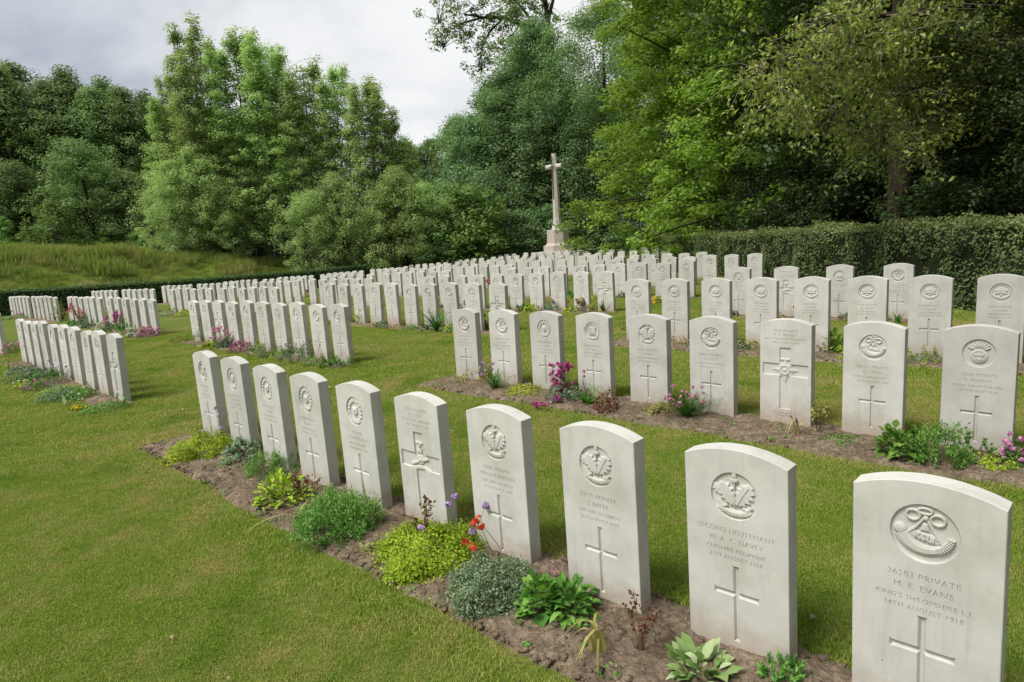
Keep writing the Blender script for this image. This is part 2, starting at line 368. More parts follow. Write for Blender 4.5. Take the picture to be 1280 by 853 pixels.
class Relief:
    """low carved shapes standing on a sunk floor at depth y0"""
    def __init__(s, cx, cz, r, y0): s.c = (cx, cz); s.r = r; s.y0 = y0; s.mb = MB()
    def P(s, x, z, h): return (s.c[0] + x * s.r, s.y0 - h * 1.25, s.c[1] + z * s.r)
    def dome(s, pts, h=.005, inner=.62):
        n = len(pts); cx = sum(p[0] for p in pts) / n; cz = sum(p[1] for p in pts) / n
        v = [s.P(x, z, -.0005) for x, z in pts] + [s.P(x, z, h * .55) for x, z in pts] + [s.P(cx + (x - cx) * inner, cz + (z - cz) * inner, h) for x, z in pts] + [s.P(cx, cz, h * 1.12)]
        f = []
        for k in range(n):
            j = (k + 1) % n
            f += [(k, j, n + j, n + k), (n + k, n + j, 2 * n + j, 2 * n + k), (2 * n + k, 2 * n + j, 3 * n)]
        s.mb.add(v, f)
    def band(s, path, wid, h=.005):
        m = len(path); v = []
        for i, (x, z) in enumerate(path):
            x0, z0 = path[max(i - 1, 0)]; x1, z1 = path[min(i + 1, m - 1)]
            tx, tz = x1 - x0, z1 - z0; L = math.hypot(tx, tz) or 1; nx_, nz_ = -tz / L, tx / L
            w = wid[i] if hasattr(wid, '__len__') else wid
            for k, hh in ((-1, -.0005), (-.85, h * .6), (-.4, h), (.4, h), (.85, h * .6), (1, -.0005)):
                v.append(s.P(x + nx_ * w * k, z + nz_ * w * k, hh))
        f = [(i * 6 + k, i * 6 + k + 1, (i + 1) * 6 + k + 1, (i + 1) * 6 + k) for i in range(m - 1) for k in range(5)]
        f += [tuple(range(6)), tuple((m - 1) * 6 + k for k in range(6))[::-1]]
        s.mb.add(v, f)
    def text(s, body, size, x, z, h, rot=0.):
        v, f = text_faces(body, size, 0, 0, .004 * size)
        c, sn = math.cos(rot), math.sin(rot)
        q = [(x + (a * c - b * sn), z + (a * sn + b * c)) for a, b in v]
        n = len(q); V_ = [s.P(a, b, h) for a, b in q]; s.mb.add(V_, f)
        from collections import Counter
        cnt = Counter(tuple(sorted((p[i], p[(i + 1) % len(p)]))) for p in f for i in range(len(p)))
        ed = [e for e in cnt if cnt[e] == 1]
        vv = []; ff = []
        for a, b in ed:
            o = len(vv); vv += [s.P(*q[a], h), s.P(*q[b], h), s.P(*q[b], h - .003), s.P(*q[a], h - .003)]; ff.append((o, o + 1, o + 2, o + 3))
        s.mb.add(vv, ff)
def arcpath(cx, cz, r, a0, a1, n=14, ry=None):
    ry = ry or r
    return [(cx + r * math.cos(math.radians(a0 + (a1 - a0) * k / n)), cz + ry * math.sin(math.radians(a0 + (a1 - a0) * k / n))) for k in range(n + 1)]
def leaf_outline(x0, z0, ang, L, wd, lobes=4):
    pts = []; c, s = math.cos(ang), math.sin(ang)
    m = lobes * 4
    for sgn in (1, -1):
        rng_ = range(m + 1) if sgn == 1 else range(m - 1, 0, -1)
        for k in rng_:
            t = k / m; w = wd * math.sin(PI * min(1, t * .92 + .04)) ** .7 * (1 + .28 * math.cos(2 * PI * lobes * t))
            a, b = t * L, sgn * w
            pts.append((x0 + a * c - b * s, z0 + a * s + b * c))
    return pts
def badge_bugle(R):
    R.band(arcpath(.02, .12, .72, 200, 350, 18, .70), [.27 - .010 * k for k in range(19)], .0075)
    R.dome([(x - .72, z + .02) for x, z in ring(0, 0, .20, 12)], .007)
    for k in range(9):
        a = math.radians(300 + k * 6); R.band([(.02 + .64 * math.cos(a), .12 + .62 * math.sin(a)), (.02 + .84 * math.cos(a), .12 + .82 * math.sin(a))], .018, .0095)
    R.band([(-.04, .50), (-.28, .15), (-.52, -.10)], .055, .006); R.band([(.06, .48), (.26, .12), (.50, -.28)], .055, .006)
    for cx, cz, rx, rz in ((-.34, .58, .20, .17), (.36, .52, .20, .17), (.0, .76, .20, .10)):
        R.band([(cx + rx * math.cos(t), cz + rz * math.sin(t)) for t in np.linspace(0, 2 * PI, 13)], .048, .0065)
    R.dome(ring(.02, .53, .09, 8), .008)
    R.dome([(-.06, .36), (.08, .36), (.14, .06), (-.14, .06)], .005)
    R.band([(-.42, -.06), (.42, -.22)], .15, .004)
def badge_bugle_lettered(R):
    badge_bugle(R); R.text('KSLI', .30, .0, -.14, .0062, -.18)
def badge_oak(R, word=True):
    R.dome(leaf_outline(-.06, -.42, math.radians(118), 1.10, .30, 5), .0060, .86); R.dome(leaf_outline(.06, -.42, math.radians(58), 1.18, .33, 5), .0066, .86)
    R.band([(-.08, -.36), (-.30, .10), (-.50, .48)], .028, .0085); R.band([(.09, -.36), (.34, .08), (.60, .48)], .028, .0090)
    R.band([(0, -.42), (.0, .1), (.0, .52)], .040, .0080)
    R.dome([(.0 + .17 * math.cos(t), .66 + .13 * math.sin(t)) for t in np.linspace(0, 2 * PI, 12, endpoint=False)], .0085)
    R.dome([(-.11, .72), (.11, .72), (.09, .92), (.0, 1.10), (-.09, .92)], .0085)
    R.dome(leaf_outline(-.55, -.05, math.radians(128), .62, .20, 3), .0045, .55)
    R.band(arcpath(0, .42, 1.18, 235, 305, 14), .155, .0065)
    R.band([(-.66, -.30), (-.48, -.50), (-.30, -.42)], .08, .0075); R.band([(.70, -.34), (.52, -.52), (.34, -.42)], .08, .0075)
    if word:
        for k, ch in enumerate('CHESHIRE'):
            a = math.radians(243 + k * 7.7); R.text(ch, .17, 1.19 * math.cos(a), .42 + 1.19 * math.sin(a), .0082, a + PI / 2)
def badge_grenade(R):
    R.dome(ring(0, -.20, .52, 26), .0065, .86); R.band([(.36 * math.cos(t), -.20 + .36 * math.sin(t)) for t in np.linspace(0, 2 * PI, 25)], .035, .0085)
    for k in range(3): R.dome(leaf_outline(-.14 + .14 * k, -.30, math.radians(112 - 22 * k), .36, .09, 2), .010, .6)
    R.band([(-.2, -.38), (0, -.44), (.2, -.38)], .05, .010)
    for k in range(9):
        a = math.radians(158 - 17 * k); R.dome(leaf_outline(.22 * math.cos(a), .18 + .14 * math.sin(a), a, .52, .085, 2), .0065, .6)
def badge_plume(R):
    R.band([(.82 * math.cos(t), .82 * math.sin(t)) for t in np.linspace(0, 2 * PI, 37)], .04, .004)
    for a, L in ((148, .70), (90, .74), (32, .70), (122, .66), (58, .66)):
        R.dome(leaf_outline(0, -.05, math.radians(a), L, .17, 4), .006, .55)
    R.band(arcpath(0, .35, .95, 220, 320, 12), .13, .006); R.band([(-.5, -.12), (0, -.02), (.5, -.12)], .10, .0065)
    R.dome(ring(0, -.28, .13, 10), .007)
def badge_wreath(R):
    for k in range(16):
        a = 2 * PI * k / 16
        R.dome(leaf_outline(.62 * math.cos(a), .62 * math.sin(a), a + 1.1, .40, .12, 2), .006, .6)
    R.dome([(-.28, .28), (.28, .28), (.30, -.1), (0, -.38), (-.30, -.1)], .0065, .7); R.dome(ring(0, .08, .13, 10), .010)
    R.dome([(-.3, .62), (.3, .62), (.36, .95), (.12, .80), (0, 1.0), (-.12, .80), (-.36, .95)], .006, .6)
    R.band(arcpath(0, .2, 1.0, 232, 308, 12), .12, .0065)
def badge_lion(R):
    R.band([(.80 * math.cos(t), .80 * math.sin(t)) for t in np.linspace(0, 2 * PI, 33)], .07, .005)
    R.dome(leaf_outline(-.35, .18, math.radians(-25), .8, .24, 2), .007, .6); R.dome(leaf_outline(-.2, -.35, math.radians(30), .7, .2, 3), .006, .6)
    R.dome(ring(-.22, .30, .19, 9), .008); R.band([(.25, .1), (.42, .38), (.28, .52)], .06, .006)
    for sg in (-1, 1): R.band([(sg * .2, -.1), (sg * .3, -.42)], .07, .006)
    R.band(arcpath(0, .25, 1.02, 230, 310, 12), .13, .0065)
def badge_gun(R):
    R.dome([(R_[0] * .9, R_[1] * .9 + .1) for R_ in ring(0, 0, .42, 14)], .006, .8); R.dome(ring(.03, .1, .16, 10), .010)
    R.band([(-.95, -.32), (.1, .06), (.85, .26)], [.16, .13, .10], .0075); R.band([(-.8, -.55), (.2, -.42), (1.1, -.62)], .17, .006)
    R.dome([(-.22, .55), (.22, .55), (.30, .92), (0, .78), (-.30, .92)], .006); R.dome(ring(0, 1.06, .13, 8), .007); R.band([(-.35, 1.3), (.35, 1.25)], .10, .006)
def badge_star(R):
    pts = []
    for k in range(16):
        a = PI / 2 + 2 * PI * k / 16; r = .95 if k % 2 == 0 else .60
        if k % 4 == 0: r = 1.15
        pts.append((r * math.cos(a), r * math.sin(a)))
    R.dome(pts, .0065, .5); R.band([(.40 * math.cos(t), .40 * math.sin(t)) for t in np.linspace(0, 2 * PI, 25)], .06, .010)
    R.dome([(-.16, .2), (.16, .2), (.2, -.2), (-.2, -.2)], .010, .5); R.band([(-.42, .95), (.42, .95)], .12, .006)
BADGE = dict(bugle=badge_bugle, ksli=badge_bugle_lettered, oak=badge_oak, grenade=badge_grenade, plume=badge_plume, wreath=badge_wreath, lion=badge_lion, gun=badge_gun, star=badge_star)
DESIGN = {}
def design(key, badge, lines, low=(), dz=0., cz_=0., sizes=(.0265, .0265, .0215, .0215)):
    """meshes of one headstone: slab, badge, inscription, engraved_cross"""
    pts, edges, faces, vdep = [], [], [], []
    def addloop(loop, dep=0.):
        o = len(pts); pts.extend(Vector(p) for p in loop); vdep.extend([dep] * len(loop)); faces.append(list(range(o, o + len(loop)))); return len(faces) - 1
    I0 = .0022
    f_out = addloop(outline(I0))
    big = badge in ('gun', 'star')
    dep_c = .009 if big else .010
    cr = big_cross if big else thin_cross
    if big: zs = (.725, .695, .664, .636)
    else: zs = (.502 + dz, .466 + dz, .430 + dz, .400 + dz)
    f_c0 = addloop([(a, b + cz_) for a, b in cr(0.)]); f_c1 = addloop([(a, b + cz_) for a, b in cr(.0032 if big else .0060)], dep_c)
    f_b0 = f_b1 = None
    if not big:
        bc, br = (0., .640 + dz), .089
        f_b0 = addloop(ring(*bc, br)); f_b1 = addloop(ring(*bc, br - .0035), .0090)
    tris = []
    alltext = [(t, z, sz) for t, z, sz in zip(lines, zs, sizes)]
    for q, t in enumerate(low): alltext.append((t, (.098 if big else .052) - .020 * q, .0145))
    for t, z, sz in alltext:
        if not t: continue
        v, f = text_faces(t, sz, 0, z)
        wdt = max(p[0] for p in v) - min(p[0] for p in v)
        if wdt > .345: v = [(p[0] * .345 / wdt, p[1]) for p in v]
        kd_ = {}; rep = [kd_.setdefault((round(p[0], 5), round(p[1], 5)), i) for i, p in enumerate(v)]
        cnt = {}
        for q in f:
            q = [rep[i] for i in q]
            for a in range(1, len(q) - 1): tris.append((v[q[0]], v[q[a]], v[q[a + 1]]))
            for a in range(len(q)):
                e = tuple(sorted((q[a], q[(a + 1) % len(q)])))
                if e[0] != e[1]: cnt[e] = cnt.get(e, 0) + 1
        used = {}
        for (a, b), c_ in cnt.items():
            if c_ != 1: continue
            for i in (a, b):
                if i not in used: used[i] = len(pts); pts.append(Vector(v[i])); vdep.append(0.)
            edges.append((used[a], used[b]))
    vo, eo, fo, ov, oe, of = delaunay_2d_cdt(pts, edges, faces, 1, 1e-7)
    intext = np.zeros(len(fo), bool)
    if tris:
        Tn = np.array(tris); ct = np.array([[sum(vo[j][c] for j in tri) / 3 for c in (0, 1)] for tri in fo])
        def sgn(p, a, b): return (p[:, None, 0] - b[None, :, 0]) * (a[None, :, 1] - b[None, :, 1]) - (a[None, :, 0] - b[None, :, 0]) * (p[:, None, 1] - b[None, :, 1])
        s1, s2, s3 = sgn(ct, Tn[:, 0], Tn[:, 1]), sgn(ct, Tn[:, 1], Tn[:, 2]), sgn(ct, Tn[:, 2], Tn[:, 0])
        intext = (((s1 > 0) & (s2 > 0) & (s3 > 0)) | ((s1 < 0) & (s2 < 0) & (s3 < 0))).any(1)
    dep = [vdep[o[0]] if o else 0. for o in ov]
    parts = {k: MB() for k in ('slab', 'badge', 'inscription', 'epitaph', 'engraved_cross')}
    DL = .0026; TXT = ('inscription', 'epitaph')
    kind = []
    for tri, src, it in zip(fo, of, intext):
        s_ = set(src)
        if it: kind.append('inscription' if vo[tri[0]].y > .16 else 'epitaph')
        elif f_c0 in s_: kind.append('engraved_cross')
        elif f_b0 is not None and f_b0 in s_: kind.append('badge')
        else: kind.append('slab')
    edge2 = {}
    for i, tri in enumerate(fo):
        for a in range(3):
            edge2.setdefault(tuple(sorted((tri[a], tri[(a + 1) % 3]))), []).append(i)
    idx = {k: {} for k in parts}
    def vid(part, key, p):
        d_ = idx[part]
        if key not in d_: d_[key] = len(parts[part].v); parts[part].v.append(p)
        return d_[key]
    for i, tri in enumerate(fo):
        k = kind[i]; ids = []
        a, b, c = (vo[j] for j in tri)
        t3 = list(tri) if (b - a).cross(c - a) > 0 else list(tri)[::-1]
        for j in t3:
            y = DL if k in TXT else (0. if k == 'slab' else dep[j])
            ids.append(vid(k, j, (vo[j].x, y, vo[j].y)))
        parts[k].f.append(tuple(ids))
        if k in TXT:
            for q in range(3):
                e = tuple(sorted((t3[q], t3[(q + 1) % 3])))
                if any(kind[o] not in TXT for o in edge2[e] if o != i):
                    j0, j1 = t3[q], t3[(q + 1) % 3]
                    parts[k].f.append((vid(k, j1, (vo[j1].x, DL, vo[j1].y)), vid(k, j0, (vo[j0].x, DL, vo[j0].y)), vid(k, ('t', j0), (vo[j0].x, 0, vo[j0].y)), vid(k, ('t', j1), (vo[j1].x, 0, vo[j1].y))))
    # edges, sides and back of the slab
    lo = [outline(I0), outline(0.), outline(0.), outline(I0)]; ys = [0., I0, T - I0, T]
    n = len(lo[0]); v = [(p[0], y, p[1]) for l_, y in zip(lo, ys) for p in l_]
    f = [((r + 1) * n + k, (r + 1) * n + (k + 1) % n, r * n + (k + 1) % n, r * n + k) for r in range(3) for k in range(n)]
    f = [q[::-1] for q in f]
    f.append(tuple(3 * n + k for k in range(n))[::-1]); parts['slab'].add(v, f)
    if big: R = Relief(0., .431, .083, dep_c)
    else: R = Relief(*bc, br, .0090)
    BADGE[badge](R); parts['badge'].add(R.mb.v, R.mb.f)
    out = {}
    for k, mb in parts.items():
        if not mb.v: continue
        me = bpy.data.meshes.new(k); me.from_pydata(mb.v, [], mb.f); me.update(); me.materials.append(M_STONE); out[k] = me
    DESIGN[key] = out; return out
def plain_slab():
    mb = MB(); lo = [outline(.0022), outline(0.), outline(0.), outline(.0022)]; ys = [0., .0022, T - .0022, T]
    n = len(lo[0]); v = [(p[0], y, p[1]) for l_, y in zip(lo, ys) for p in l_]
    f = [(r * n + k, r * n + (k + 1) % n, (r + 1) * n + (k + 1) % n, (r + 1) * n + k) for r in range(3) for k in range(n)]
    f += [tuple(range(n)), tuple(3 * n + k for k in range(n))[::-1]]; mb.add(v, f); return mb
REG = ('PRIVATE', '', 'REGIMENT', 'AUGUST 1918')
design('ksli10', 'ksli', ('36503 PRIVATE', 'M. E. EVANS', "KING'S SHROPSHIRE L.I.", '14TH AUGUST 1918'), dz=.018, cz_=.028)
design('oak9', 'oak', ('SECOND LIEUTENANT', 'W. A. C. DAVEY', 'CHESHIRE REGIMENT', '21ST AUGUST 1918'))
design('oak8', 'oak', ('53175 PRIVATE', 'J. BAKER', 'CHESHIRE REGIMENT', '21ST AUGUST 1918'))
design('oak7', 'oak', ('50245 PRIVATE', 'WILLIAM HARTLEY', 'CHESHIRE REGIMENT', '21ST AUGUST 1918'), ('AT REST', 'IN PEACE'))
design('gun6', 'gun', ('22511 GUNNER', 'J. SCOTT', 'ROYAL FIELD ARTILLERY', '20TH AUGUST 1918'))
design('wreath5', 'wreath', ('PRIVATE', 'R. FARRINGTON', 'WELSH REGIMENT', '20TH AUGUST 1918'), ('IN LOVING MEMORY', 'REST IN PEACE'))
design('wreath', 'wreath', ('41076 PRIVATE', 'T. WARD', 'WELSH REGIMENT', '18TH AUGUST 1918'))
design('lion', 'lion', ('27318 PRIVATE', 'G. HILL', 'BORDER REGIMENT', '19TH AUGUST 1918'))
design('bugle', 'bugle', ('204311 PRIVATE', 'H. COOK', "KING'S SHROPSHIRE L.I.", '14TH AUGUST 1918'))
design('oak', 'oak', ('49117 PRIVATE', 'J. SMITH', 'CHESHIRE REGIMENT', '15TH AUGUST 1918'))
design('star7', 'star', ('17265 PRIVATE', 'R. C. BLAKEY', 'EAST YORKSHIRE REGIMENT', '19TH AUGUST 1918'), ('HE LAID DOWN HIS LIFE', 'FOR HIS FRIENDS'))
design('fus9', 'grenade', ('19526 PRIVATE', 'F. MURPHY', 'ROYAL WELSH FUSILIERS', '18TH AUGUST 1918'))
design('plume', 'plume', ('33408 PRIVATE', 'W. JONES', 'WELSH REGIMENT', '20TH AUGUST 1918'))
design('gun', 'gun', ('70813 GUNNER', 'A. LEE', 'ROYAL FIELD ARTILLERY', '22ND AUGUST 1918'))
PLAIN = plain_slab(); ME_PLAIN = bpy.data.meshes.new('slab'); ME_PLAIN.from_pydata(PLAIN.v, [], PLAIN.f); ME_PLAIN.update(); ME_PLAIN.materials.append(M_STONE)

SPEC = {('near', 0): ['lion', 'wreath', 'wreath', 'wreath', 'wreath5', 'gun6', 'oak7', 'oak8', 'oak9', 'ksli10'],
        ('near', 1): ['bugle', 'bugle', 'wreath', 'lion', 'oak', 'bugle', 'star7', 'bugle', 'fus9', 'oak', 'bugle'],
        ('near', 2): ['plume'] * 10, ('near', 3): ['lion', 'gun', 'plume', 'bugle'],
        ('middle', 1): ['lion', 'bugle', 'wreath', 'oak', 'oak', 'lion', 'bugle', 'star7', 'oak', 'plume'],
        ('middle', 2): ['gun', 'wreath', 'bugle', 'plume', 'lion', 'oak', 'wreath', 'oak', 'bugle', 'lion']}
LOOK = {('near', 0, 9): 'large white headstone with a lettered bugle-horn badge, nearest the camera at bottom right',
        ('near', 0, 8): "white second lieutenant's headstone with acorn and oak leaf badge, second nearest the camera",
        ('near', 0, 7): 'white headstone with oak leaf badge, third nearest, behind the drooping iris leaves',
        ('near', 0, 6): 'white headstone with oak leaf badge behind the orange flowers',
        ('near', 0, 5): 'white headstone with broad cross and field gun badge, foremost row',
        ('near', 0, 4): 'white headstone with crown and wreath badge behind the pale striped iris leaves',
        ('near', 0, 3): 'white headstone with wreath badge behind the lime green leafy clump',
        ('near', 0, 0): 'white headstone standing at the far left end of the foremost row',
        ('near', 1, 8): 'white headstone with flaming grenade badge, above the nearest stone at right edge',
        ('near', 1, 7): 'white headstone with bugle badge behind the big green leafy plant',
        ('near', 1, 6): 'white headstone with broad cross and star badge, second row',
        ('near', 1, 5): 'white headstone with bugle badge behind the pink thrift cushion',
        ('near', 1, 0): 'white headstone at the aisle end of the second row, left of purple flowers',
        ('middle', 0, 0): 'white headstone closest to the camera at the right end of the leftmost front row',
        ('middle', 1, 0): 'earth-stained white headstone ending the row behind the foremost stones',
        ('near', 3, 1): 'white headstone with broad cross and gun badge, front of the tall right hedge'}
allst = []
rs = random.Random(5)
for (plot, k), st in ROWS.items():
    for i, q in enumerate(st):
        s, d, z, yaw, lx, ly = q; x, y = xy(s, d); allst.append((depth_of(x, y), plot, k, i, x, y, z, yaw, lx, ly))
def in_view(x, y, z):
    p = np.array([x, y, z - CZ]); w = p @ _fw
    return w > .3 and -40 < 640 + FPX * (p @ CR) / w < 1320
allst = [a for a in allst if in_view(a[4], a[5], a[6] + .5)]
allst.sort(key=lambda a: a[0])
GRP = 'white headstones standing in rows'
far_mb = MB()
PLOTD = {'near': 0, 'middle': 1, 'left': 2, 'hedge': 3}
for n_, (dep_, plot, k, i, x, y, z, yaw, lx, ly) in enumerate(allst):
    if plot != 'near' or k > 2:
        lx += rs.gauss(0, .010); ly += rs.gauss(0, .010); yaw += rs.gauss(0, .012); z += rs.gauss(0, .010)
    if n_ >= 300:
        c, s = math.cos(TH + yaw), math.sin(TH + yaw)
        far_mb.add([(x + p[0] * c - p[1] * s + lx * p[2] * c, y + p[0] * s + p[1] * c + lx * p[2] * s, z + p[2]) for p in PLAIN.v], PLAIN.f); continue
    e = empty('headstone', (x, y, z), (-ly, lx, TH + yaw))
    row = k + 1
    lab = LOOK.get((plot, k, i)) or '%s headstone from the aisle, %s row from the front, %s' % (ORD[i], ORD[k], PLOT[plot])
    if plot in ('left', 'hedge'): lab = '%s headstone from the right, %s row from the front, %s' % (ORD[i], ORD[k], PLOT[plot])
    tag(e, lab, 'headstone', GRP)
    ds = SPEC.get((plot, k)); key = ds[i] if ds else rs.choice(['lion', 'wreath', 'bugle', 'oak', 'plume', 'wreath', 'gun'])
    tone = rs.random()
    for pn, me in (DESIGN[key].items() if dep_ < 24 else [('slab', ME_PLAIN)]):
        link(pn, me, None, e).color = (tone, tone, tone, 1)
if far_mb.v:
    fo_ = far_mb.build('distant_headstones', M_STONE); tag(fo_, 'farthest white headstones beyond the countable rows', 'headstones', kind='stuff')
print('headstones', len(allst))

# ------------------------------------------------------------------ soil beds at the foot of the stones
rng = np.random.default_rng(11)
def vnoise(x, y, sc, seed=0):
    """smooth value noise"""
    x = np.asarray(x) * sc; y = np.asarray(y) * sc; xi = np.floor(x).astype(int); yi = np.floor(y).astype(int); fx = x - xi; fy = y - yi
    def h(a, b):
        n_ = (a * 374761393 + b * 668265263 + seed * 974711) & 0x7fffffff
        n_ = ((n_ ^ (n_ >> 13)) * 1274126177) & 0x7fffffff
        return (n_ % 100003) / 100003.
    fx = fx * fx * (3 - 2 * fx); fy = fy * fy * (3 - 2 * fy)
    return (h(xi, yi) * (1 - fx) + h(xi + 1, yi) * fx) * (1 - fy) + (h(xi, yi + 1) * (1 - fx) + h(xi + 1, yi + 1) * fx) * fy
BEDS = []      # s0, s1, d0, d1
def bed_edge(s, which, k): return .05 * (vnoise(s, s * 0 + k, 1.3, which) - .5) + .03 * (vnoise(s, s * 0 + k, 5., which + 7) - .5)
bedlist = []
for (plot, k), st in ROWS.items():
    ss = sorted(q[0] for q in st); d0 = float(np.mean([q[1] for q in st]))
    groups = [ss]
    if plot in ('left', 'hedge'): groups = [g for g in ([s for s in ss if s <= ss[0] + 3.4], [s for s in ss if s > ss[0] + 3.4]) if g]
    for g in groups: bedlist.append((plot, k, g[0] - .36, g[-1] + .30, d0))
for n_, (plot, k, s0, s1, d0) in enumerate(bedlist):
    x, y = xy((s0 + s1) / 2, d0); dist = depth_of(x, y)
    fr, bk = (.52, .20) if dist < 6.2 else ((.46, .15) if dist < 9.5 else (.30, .10))
    BEDS.append((s0, s1, d0 - fr, d0 + bk, n_))
    st = .018 if dist < 5.5 else (.035 if dist < 10 else .12)
    ns, nd = max(4, int((s1 - s0) / st)), max(5, int((fr + bk) / st))
    S, D = np.meshgrid(np.linspace(0, 1, ns + 1), np.linspace(0, 1, nd + 1))
    sg = s0 + S * (s1 - s0); lo = d0 - fr + bed_edge(sg, 1, n_); hi = d0 + bk + bed_edge(sg, 2, n_)
    dg = lo + D * (hi - lo); sg = sg + .03 * (vnoise(dg, dg * 0 + n_, 4., 3) - .5) * (np.abs(S - .5) > .49)
    xx, yy = xy(sg, dg); edge = np.minimum(np.minimum(D, 1 - D) * (fr + bk), np.minimum(S, 1 - S) * (s1 - s0))
    lump = .014 * vnoise(xx, yy, 7., 5) + .016 * vnoise(xx, yy, 24., 6) + .014 * vnoise(xx, yy, 55., 8)
    zz = ground(xx, yy) + np.where(edge < .012, -.03, .0 - .018 * np.exp(-edge / .05)) + lump * smooth(0, .08, edge) + .004
    ii = np.arange(nd)[:, None] * (ns + 1) + np.arange(ns)[None]
    Fq = np.stack([ii, ii + 1, ii + ns + 2, ii + ns + 1], -1).reshape(-1, 4)
    o = link('soil_bed', mesh_np('soil_bed', np.stack([xx, yy, zz], -1).reshape(-1, 3), Fq, smooth_=True), M_SOIL); tag(o, kind='structure')
def in_bed(x, y, m=0.):
    s, d = sd_of(np.asarray(x), np.asarray(y)); r = np.zeros(s.shape, bool)
    for s0, s1, a, b, n_ in BEDS:
        q = (s > s0 - m) & (s < s1 + m) & (d > a - m - .1) & (d < b + m + .1)
        if q.any():
            lo = a + bed_edge(s, 1, n_); hi = b + bed_edge(s, 2, n_)
            r |= q & (d > lo - m) & (d < hi + m)
    return r
# loose clods and pebbles lying on the near beds
ICO = [(0, 0, 1), (.894, 0, .447), (.276, .851, .447), (-.724, .526, .447), (-.724, -.526, .447), (.276, -.851, .447), (.724, .526, -.447), (-.276, .851, -.447), (-.894, 0, -.447), (-.276, -.851, -.447), (.724, -.526, -.447), (0, 0, -1)]
ICOF = [(0, 1, 2), (0, 2, 3), (0, 3, 4), (0, 4, 5), (0, 5, 1), (1, 6, 2), (2, 7, 3), (3, 8, 4), (4, 9, 5), (5, 10, 1), (6, 7, 2), (7, 8, 3), (8, 9, 4), (9, 10, 5), (10, 6, 1), (11, 7, 6), (11, 8, 7), (11, 9, 8), (11, 10, 9), (11, 6, 10)]
ICO = np.array(ICO); ICOF = np.array(ICOF)
def clods(n_, s0, s1, a, b, nmax, lo_, hi_):
    s = rng.uniform(s0 + .03, s1 - .03, nmax); d = rng.uniform(a + .04, b - .03, nmax); x, y = xy(s, d)
    r = lo_ + (hi_ - lo_) * rng.random(nmax) ** 3.5
    z = ground(x, y) + .012 + .3 * r
    Vc = ICO[None] * (1 + .42 * np.clip(rng.standard_normal((nmax, 12, 1)), -1.6, 1.6)) * r[:, None, None] * np.array([1, 1, .75]) + np.stack([x, y, z], -1)[:, None]
    Fc = ICOF[None] + (np.arange(nmax) * 12)[:, None, None]
    return Vc.reshape(-1, 3), Fc.reshape(-1, 3)
cv, cfc, off = [], [], 0
for (s0, s1, a, b, n_) in BEDS:
    x, y = xy((s0 + s1) / 2, a); dist = math.hypot(x, y)
    if dist < 9:
        v_, f_ = clods(n_, s0, s1, a, b, int((s1 - s0) * (2600 if dist < 5 else 600)), .0025, .019); cv.append(v_); cfc.append(f_ + off); off += len(v_)
o = link('soil_clods', mesh_np('soil_clods', np.concatenate(cv), np.concatenate(cfc)), M_SOIL); tag(o, 'crumbled clods and pebbles lying on the soil beds', 'soil', kind='stuff')

# ------------------------------------------------------------------ leaves
def leaves_np(C, Nrm, size, asp=.55, fold=.25, var=None, up=None):
    """one folded kite-shaped leaf per centre; returns V, F, var"""
    n = len(C); Nrm = Nrm / (np.linalg.norm(Nrm, axis=1, keepdims=True) + 1e-9)
    r = rng.standard_normal((n, 3)) if up is None else up + .35 * rng.standard_normal((n, 3))
    A = r - Nrm * (r * Nrm).sum(1, keepdims=True); A /= np.linalg.norm(A, axis=1, keepdims=True) + 1e-9
    B = np.cross(Nrm, A); s = np.asarray(size).reshape(-1, 1) * np.ones((n, 1))
    w = s * asp; fz = Nrm * (w * fold)
    P = np.stack([C - A * s * .5, C + B * w * .5 + A * s * .02 + fz, C + A * s * .5, C - B * w * .5 + A * s * .02 + fz], 1)
    F = np.arange(n * 4).reshape(n, 4)
    if var is None: var = rng.random(n)
    return P.reshape(-1, 3), F, np.repeat(var, 4)
def unit(n):
    v = rng.standard_normal((n, 3)); return v / np.linalg.norm(v, axis=1, keepdims=True)
def crown_leaves(cl, rad, per, size, flat=.75, upb=.5, asp=.6):
    """cl (m,3) clump centres, rad (m,), per leaves each"""
    m = len(cl); k = rng.poisson(per, m) + 3; idx = np.repeat(np.arange(m), k); n = len(idx)
    dirs = unit(n); r = rng.random(n) ** .45
    off = dirs * (r * rad[idx])[:, None]; off[:, 2] *= flat
    C = cl[idx] + off; Nn = dirs * .7 + unit(n) * .7; Nn[:, 2] = np.abs(Nn[:, 2]) + upb
    cv = rng.random(m); var = np.clip(.15 + .45 * cv[idx] + .4 * rng.random(n), 0, 1)
    return leaves_np(C, Nn, size * rng.uniform(.5, 1.4, n), asp, .2, var)
